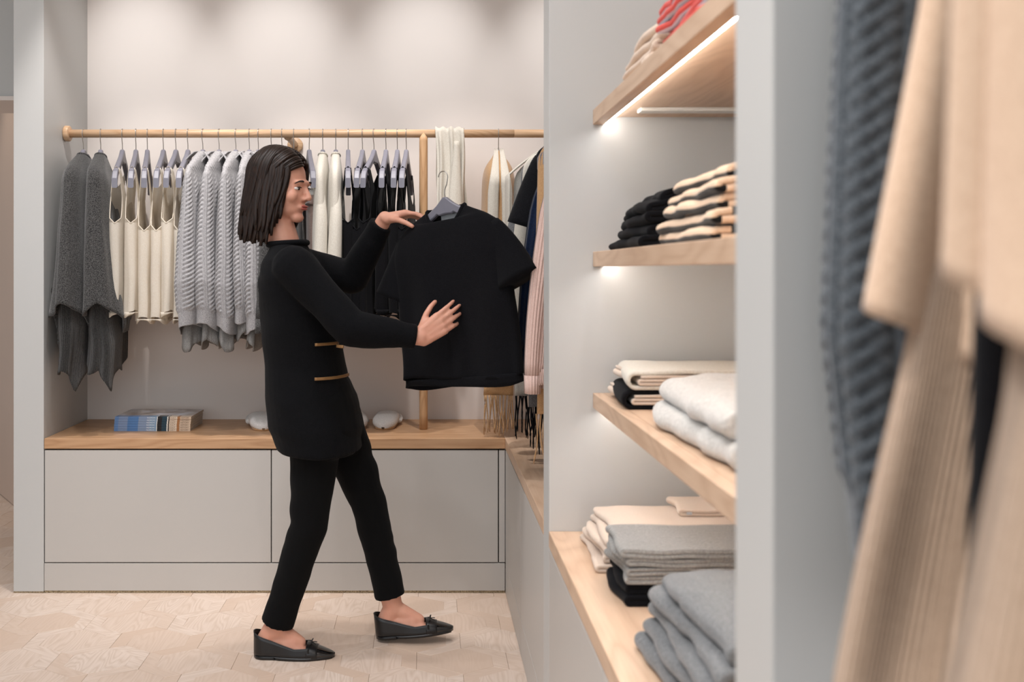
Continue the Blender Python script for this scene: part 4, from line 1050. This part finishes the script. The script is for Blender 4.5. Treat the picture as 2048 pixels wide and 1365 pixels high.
# ---- body
b = MB()
def rings(mb, rows, seg=28):
    """rows: centre, half size along X, half size along Y, height above"""
    th = np.arange(seg)*2*PI/seg; R = []
    for c, rx, ry in rows: R.append(np.stack([c[0]+rx*np.cos(th), c[1]+ry*np.sin(th), np.full(seg, c[2])], -1))
    mb.loft(np.array(R))
rings(b, [(W(648, 880, 3.29), .09, .13), (W(646, 830, 3.29), .115, .165), (W(636, 780, 3.29), .108, .155), (W(618, 725, 3.29), .090, .125), (W(602, 660, 3.29), .098, .135), (W(592, 590, 3.29), .105, .15), (W(583, 535, 3.29), .080, .165), (W(577, 508, 3.29), .055, .10)])
b.capsule(W(575, 510, 3.29), H(-.018, 0, -.085), .053, .049)
for hp, kn, an in ((hipR, kneeR, ankR), (hipL, kneeL, ankL)):
    b.capsule(hp, kn, .078, .050); b.capsule(kn, kn+(an-kn)*.35, .050, .049); b.capsule(kn+(an-kn)*.35, an, .049, .033)
for s_, e_, w_ in ((shR, elR, wrR), (shL, elL, wrL)):
    b.capsule(s_, e_, .048, .038); b.capsule(e_, w_, .038, .025)
# head
b.ellipsoid(H(-.016, 0, .030), (.090, .073, .082), RH); b.ellipsoid(H(.026, 0, -.020), (.060, .058, .078), RH); b.ellipsoid(H(.030, 0, -.062), (.052, .046, .038), RH)
b.ellipsoid(H(.066, 0, -.093), (.022, .024, .018), RH); b.capsule(H(.080, 0, .010), H(.101, 0, -.026), .0075, .0105); b.ellipsoid(H(.090, .011, -.031), (.009, .007, .006), RH); b.ellipsoid(H(.090, -.011, -.031), (.009, .007, .006), RH)
b.ellipsoid(H(.080, 0, -.058), (.013, .024, .011), RH); b.ellipsoid(H(.072, 0, .020), (.016, .048, .012), RH)
for s in (1, -1):
    b.ellipsoid(H(.052, s*.038, -.026), (.026, .020, .022), RH); b.ellipsoid(H(-.008, s*.070, -.012), (.018, .007, .030), RH)
# feet
def foot(mb, an, d, up):
    d = unit(d); up = unit(up); side = np.cross(up, d)
    def q(a, h, s=0): return an+d*a+up*h+side*s
    mb.capsule(an, q(-.029, -.045), .034, .031); mb.capsule(q(-.027, -.05), q(.06, -.050), .031, .030); mb.capsule(an+up*.0, q(.082, -.050), .030, .021)
    for k, s in enumerate((-.024, -.010, .006, .020)): mb.capsule(q(.03, -.058, s*.6), q(.132-.008*k, -.080, s), .020, .011)
footR_d, footR_u = np.array((1, -.02, -.008)), np.array((0, 0, 1)); aR = W(549, 1262, 3.232); aR[2] = .096
foot(b, aR, footR_d, footR_u)
dl = unit((1, -.02, .10)); ul = unit(np.cross(np.cross(dl, (0, 0, 1)), dl)); foot(b, ankL, dl, ul)
# hands
def hand(mb, wr, d, n, s, curl, thumb, spread=.06):
    """d along the fingers, n out of the palm, s towards the thumb"""
    d = unit(d); n = unit(np.asarray(n)-d*np.dot(n, d)); s = unit(np.asarray(s)-d*np.dot(s, d)-n*np.dot(s, n))
    def P(a, bb, c): return wr+d*a+s*bb+n*c
    for k in range(4):
        o = (.027, .010, -.008, -.025)[k]
        mb.capsule(P(.0, o*.55, 0), P(.082-(.004, 0, .003, .010)[k], o, .002), .0165, .0120)
    mb.capsule(P(.01, .018, .008), P(.045, .026, .014), .017, .013)
    for k in range(4):
        o = (.0275, .0098, -.008, -.0255)[k]; base = P(.082-(.004, 0, .003, .010)[k], o, .002); a = curl[k]*.55; ang = a
        L = ((.036, .024, .020), (.040, .027, .021), (.037, .025, .020), (.029, .019, .018))[k]; r = .0088
        p = base; sp = spread*(1.4, .4, -.5, -1.5)[k]
        for q in range(3):
            v = (d*math.cos(ang)+n*math.sin(ang)); v = unit(v+s*sp); e = p+v*L[q]; mb.capsule(p, e, r, r-.0008, 10); p = e; r -= .0009; ang += curl[k]*(.75 if q == 0 else .6)
    p = P(.026, .030, .012); r = .0115
    for q, L in enumerate((.036, .030, .024)):
        v = unit(d*thumb[0]+s*thumb[1]*(1-.35*q)+n*thumb[2]*(1+.5*q)); e = p+v*L; mb.capsule(p, e, r, r-.0012, 10); p = e; r -= .0012
dR = unit((.80, -.02, .56)); hand(b, wrR, dR, (0, 1, 0), (-.56, 0, .80), (.42, .50, .58, .66), (.80, .55, .30), .06)
dL = unit((.95, -.16, .20)); hand(b, wrL, dL, (.1, -.1, -1), (.1, -1, 0), (.55, .62, .66, .7), (.8, .5, .35))
body = mesh_obj('person', remeshed(b, .0042, 5), 'skin', None, tuple(PO))
tag(body, 'dark-haired person in black walking past the rail, holding up a black top', 'person')
def kid(mb, name, mat, parent=body, smooth=True):
    mb.V = [v-PO for v in mb.V]; return mb.build(name, mat, parent, smooth=smooth)
# face details
for s in (1, -1):
    m = MB(); m.ellipsoid(H(.070, s*.030, .000), (.0095, .0125, .0050), RH); e = kid(m, 'eye', 'eye_white')
    m = MB(); m.ellipsoid(H(.0772, s*.031, .0), (.0036, .0052, .0046), RH); kid(m, 'iris', 'brow', e)
    m = MB(); m.tube([H(.079, s*.031+s*k, .0058-abs(k)*.14) for k in np.linspace(-.0125, .0125, 7)], .0014, seg=6); kid(m, 'lashes', 'brow', e)
    m = MB(); m.tube([H(.087-abs(k+.006)*.55, s*.031+s*k, .0255-(k+.004)**2*18) for k in np.linspace(-.019, .021, 9)], [.0014, .0024, .003, .003, .003, .0026, .0022, .0018, .001], seg=6); kid(m, 'eyebrow', 'brow')
m = MB()
m.ellipsoid(H(.090, 0, -.0545), (.0055, .021, .0042), RH); m.ellipsoid(H(.0895, 0, -.0625), (.0062, .018, .0050), RH); kid(m, 'lips', 'lip')
# hair: a cap and many locks falling to the shoulders
m = MB(); m.ellipsoid(H(-.034, 0, .040), (.098, .084, .086), RH); m.ellipsoid(H(-.045, 0, -.02), (.078, .080, .09), RH)
rnd = random.Random(5)
for k in range(230):
    ph = rnd.uniform(-2.45, 2.45)+PI; lat0 = rnd.uniform(.9, 1.5)
    L = rnd.uniform(.165, .235); rr = 1+rnd.uniform(-.02, .06)
    path = []; a_, b_ = .094*rr, .084*rr
    if abs(math.cos(ph)) and math.cos(ph) > .55: L *= .75
    for q in np.linspace(lat0, 0, 6):
        x = -.026+a_*math.cos(ph)*math.cos(q); y = b_*math.sin(ph)*math.cos(q); z = .035+.088*rr*math.sin(q); path.append((x, y, z))
    x, y, z = path[-1]; w1, w2 = rnd.uniform(-.012, .012), rnd.uniform(0, 6)
    for q in np.linspace(.12, 1, 9):
        path.append((x+(-.016*q*math.cos(ph))+.010*math.sin(4*q+w2)*q-.004*q, y*(1+.06*math.sin(3*q))+w1*q, z-L*q))
    m.tube([H(*p) for p in path], [.004, .0075, .009, .0095, .0095, .0095, .0095, .0095, .0095, .0095, .0092, .009, .0085, .007, .004], .0045, seg=7, up=RH @ np.array((1, .2, 0)))
for k in range(110):                      # locks combed sideways from the parting, over the temples
    s = 1 if k % 2 else -1; x0 = rnd.uniform(-.06, .070); yo = rnd.uniform(0, .006); L = rnd.uniform(.02, .10)
    fr = math.sqrt(max(.05, 1-((x0+.026)/.104)**2)); path = []
    for q in np.linspace(.05, 1.45, 9):
        path.append((x0-.020*q*q*(1 if x0 > 0 else .3), s*(.086*fr**.6*math.sin(q)+yo+.003), .040+.092*fr*math.cos(q)))
    x, y, z = path[-1]
    for q in np.linspace(.2, 1, 5): path.append((x-.02*q, y*(1-.02*q), z-(L if x0 > 0 else .16)*q))
    m.tube([H(*p) for p in path], [.004, .006, .0075, .008, .008, .008, .008, .008, .008, .0075, .007, .006, .0045, .002], .004, seg=7, up=RH @ np.array((1, 0, 0)))
kid(m, 'hair', 'hair')
# ---- trousers
m = MB()
rings(m, [(W(652, 905, 3.29), .10, .15), (W(648, 850, 3.29), .128, .178), (W(640, 790, 3.29), .122, .172), (W(624, 740, 3.29), .106, .148)])
hemR = ankR+(kneeR-ankR)*.10; hemL = ankL+(kneeL-ankL)*.14
for hp, kn, hm in ((hipR, kneeR, hemR), (hipL, kneeL, hemL)):
    m.capsule(hp+np.array((0, 0, -.02)), kn, .092, .060, 20); m.capsule(kn, kn+(hm-kn)*.5, .060, .055, 20)
    d = unit(hm-kn); p = kn+(hm-kn)*.45
    m.tube([p, kn+(hm-kn)*.8, hm, hm+d*.012], [.055, .051, .053, .054], seg=24, up=(1, 0, 0))
tro = mesh_obj('trousers', remeshed(m, .006, 3), 'trousers', body, disp=lambda p: .0035*nz(p, 16, 3)+.004*math.sin(p[2]*90+6*nz(p, 5, 1))*max(0, nz(p, 6, 9)))
# ---- jacket
m = MB()
rings(m, [(W(640, 897, 3.29), .139, .205), (W(628, 850, 3.29), .146, .210), (W(618, 790, 3.29), .140, .200), (W(611, 730, 3.29), .132, .182), (W(604, 670, 3.29), .130, .182), (W(597, 610, 3.29), .128, .190), (W(590, 560, 3.29), .115, .200), (W(583, 522, 3.29), .090, .190), (W(578, 499, 3.29), .066, .120), (W(576, 486, 3.29), .060, .075)], 36)
for s_, e_, w_, k in ((shR, elR, wrR, .93), (shL, elL, wrL, .90)):
    m.capsule(s_, e_, .068, .056, 20); cu = e_+(w_-e_)*k; m.capsule(e_, e_+(cu-e_)*.7, .056, .046, 20)
    m.tube([e_+(cu-e_)*.55, e_+(cu-e_)*.85, cu], [.046, .042, .041], seg=20, up=(0, 0, 1))
def jfold(p):
    return .006*nz(p, 9, 4)+.004*math.sin(p[2]*60+8*nz(p, 6, 2))*max(0, nz(p, 4, 7))
jac = mesh_obj('jacket', remeshed(m, .006, 4), 'jacket', body, disp=jfold)
# gilt trimmed pocket flaps, seated on the jacket's near side
jv = np.empty(len(jac.data.vertices)*3); jac.data.vertices.foreach_get('co', jv); jv = jv.reshape(-1, 3)+PO
def near_y(x, z):
    d = np.hypot(jv[:, 0]-x, jv[:, 2]-z); k = jv[d < .012]; return k[:, 1].min() if len(k) else 3.1
for y0 in (690, 758):
    path = []
    for px in np.linspace(630, 691, 14):
        p = W(px, y0, 3.12); path.append((p[0], near_y(p[0], p[2])-.002, p[2]))
    m = MB(); m.ribbon(path, (0, 0, 1), .009, .004); t = kid(m, 'pocket_trim', 'gold', jac); t['label'] = 'dull gold braid along a jacket pocket'
m = MB(); m.tube([W(576, 488, 3.29)+np.array((.062*math.cos(q), .080*math.sin(q), .004*math.cos(q))) for q in np.linspace(0, 2*PI, 33)], .010, seg=10); kid(m, 'collar', 'jacket', jac)
# ---- ballet flats
def ballet_flat(an, d, up, name='ballet_flat'):
    d = unit(d); up = unit(up); sd = np.cross(up, d)
    o = an-up*.096-d*.066          # back of the heel on the ground
    def Q(a, s, h): return o+d*a+sd*s+up*h
    L = .262
    def hw(t): return .0335*(1-(1-min(1, t/.13))**2)**.5*(1+.28*math.sin(PI*min(1, max(0, (t-.25)/.62))))*(1-max(0, (t-.70)/.30)**2.3)**.5+.0015
    def rim(t): return .083-.047*min(1, t/.52)**.85+.003*max(0, (t-.52)/.18) if t < .70 else .039
    N_ = 34; R = []; mU = MB(); ts = np.concatenate([np.linspace(0, .04, 5), np.linspace(.06, .70, 22)])
    arc = np.linspace(-1, 1, 21); P = np.zeros((len(ts), 21, 3))
    for i, t in enumerate(ts):
        w_ = hw(t); h = rim(t)
        for j, a in enumerate(arc):
            s_ = np.sign(a)*min(1, abs(a)*2.2)**.6*w_*(1.0-.10*max(0, abs(a)-.45)/.55); z = .010+(h-.010)*max(0, (abs(a)-.42)/.58)
            P[i, j] = Q(t*L, s_, z)
    mU.grid(P)
    back = P[0]
    shoe = MB(); shoe.V, shoe.F, shoe.UV, shoe.n = mU.V, mU.F, mU.UV, mU.n
    # vamp over the toes
    ts2 = np.linspace(.655, 1.0, 16); seg = 22; th = np.arange(seg)*2*PI/seg; R = []; Rc = []
    for t in ts2:
        w_ = max(.002, hw(min(t, .999))); top = .046-.030*((t-.655)/.345)**1.25; 
        ring = [Q(t*L, w_*np.sign(math.cos(q))*abs(math.cos(q))**.85, .009+max(.002, (top-.009))*max(0, math.sin(q))**.7 if math.sin(q) > 0 else .008) for q in th]
        (R if t < .80 else Rc).append(ring)
    Rc.insert(0, R[-1])
    shoe.loft(np.array(R), False, False)
    up_o = kid(shoe, name, 'leather')
    md = up_o.modifiers.new('leather_thickness', 'SOLIDIFY'); md.thickness = .0026; md.offset = 0
    m = MB(); m.loft(np.array(Rc), False, True); kid(m, 'toe_cap', 'patent', up_o)
    # heel counter closes the back
    R = []
    for t in np.linspace(0, 1, 30):
        w_ = max(.004, hw(min(t, .999))*1.03); R.append([Q(t*L-.001, w_, .0035 if t > .28 else .010), Q(t*L-.001, w_, .0105), Q(t*L-.001, -w_, .0105), Q(t*L-.001, -w_, .0035 if t > .28 else .010)])
    m = MB(); m.loft(np.array(R)); kid(m, 'sole', 'leather', up_o)
    R = []
    for t in np.linspace(0.004, .27, 10):
        w_ = max(.004, hw(t)*.98); R.append([Q(t*L, w_, .0005), Q(t*L, w_, .0105), Q(t*L, -w_, .0105), Q(t*L, -w_, .0005)])
    m = MB(); m.loft(np.array(R)); kid(m, 'heel', 'leather', up_o)
    R = []
    for t in np.linspace(.25, .97, 18):
        w_ = max(.004, hw(t)*.92); R.append([Q(t*L, w_, .0006), Q(t*L, w_, .004), Q(t*L, -w_, .004), Q(t*L, -w_, .0006)])
    m = MB(); m.loft(np.array(R)); kid(m, 'tread', 'leather', up_o)
    # piped edge round the opening
    e = [P[i, 20] for i in range(len(ts)-1, -1, -1)]+[P[i, 0] for i in range(len(ts))]
    m = MB(); m.tube(e, .0022, seg=8); kid(m, 'edge_piping', 'leather', up_o)
    c = (.71*L, 0, .0465)
    m = MB()
    for s in (1, -1):
        m.tube([Q(c[0]+.000+.004*math.sin(q), s*(.010-.010*math.cos(q)), c[2]+.007*math.sin(q)+.002) for q in np.linspace(0, 2*PI, 17)], .0014, seg=7)
        m.tube([Q(c[0]+t*.016, s*t*.012, c[2]+.002-t*t*.004) for t in np.linspace(0, 1, 7)], .0013, seg=7)
    m.ellipsoid(Q(c[0], 0, c[2]+.001), (.003, .003, .0028)); kid(m, 'bow', 'leather', up_o)
    return up_o
ballet_flat(aR, footR_d, footR_u); ballet_flat(ankL, dl, ul)

# ================================================================== THE TOP SHE HOLDS UP
HT0 = W(886, 372, 3.235)
hx_, rollh = -math.radians(40), -math.radians(7)
ht = empty('held_knit_shirt', tuple(HT0+np.array((0, 0, .015))), (0, rollh, hx_)); tag(ht, 'black short-sleeved knitted top held up by the walking person', 'top')
m = MB()
drape(m, [(-.090, .076, .076, .022, 0, 0), (-.100, .094, .094, .026, 0, 0), (-.125, .150, .150, .034, 0, 0), (-.155, .195, .195, .042, 0, 0), (-.19, .216, .216, .046, 0, 0), (-.23, .228, .228, .050, 0, 0), (-.34, .222, .222, .052, 0, 0), (-.50, .222, .222, .048, 0, 0), (-.635, .226, .226, .046, 0, 0)], 96, 60, .72, ((4, .006, .5, .8), (7, .004, 1, 0)), lambda th: .010*np.sin(2*th), wob=.016, seed=6, scoop=lambda th: .060*np.maximum(0, -np.sin(th))**1.5)
m.build('body', 'black_knit', ht, solid=.003)
for su in (1, -1):
    t = np.linspace(0, 1, 14)
    path = np.stack([su*(.160+.090*t**.8), 0*t+.006*np.sin(3*t), -.185-.170*t], 1)
    mm = MB(); mm.tube(path, .052+.030*t, .030+.014*t, seg=26, up=(su*.7, 0, .7)); mm.build('sleeve', 'black_knit', ht)
mm = MB(); mm.tube([(.077*np.sign(math.cos(q))*abs(math.cos(q))**.72, .0225*np.sign(math.sin(q))*abs(math.sin(q))**.72, -.090-.060*max(0, -math.sin(q))**1.5) for q in np.linspace(0, 2*PI, 37)], .008, .005, seg=8); mm.build('neck_band', 'black_knit', ht)
mm = MB(); mm.box((-.034, .0150, -.130), (.034, .0172, -.100)); mm.build('label', 'label', ht, smooth=False)
mm = MB(); drape(mm, [(-.632, .2265, .2265, .0465, 0, 0), (-.66, .224, .224, .045, 0, 0)], 96, 4, .72, ((4, .006, 1.3, 0),), lambda th: .010*np.sin(2*th)); mm.build('hem_band', 'black_knit', ht, solid=.004)
put_hanger(tuple(HT0+np.array((0, 0, .028))), hx_, 'grey hanger in the person\'s hand, holding the black top', 'grey hangers on the rail', rollh)
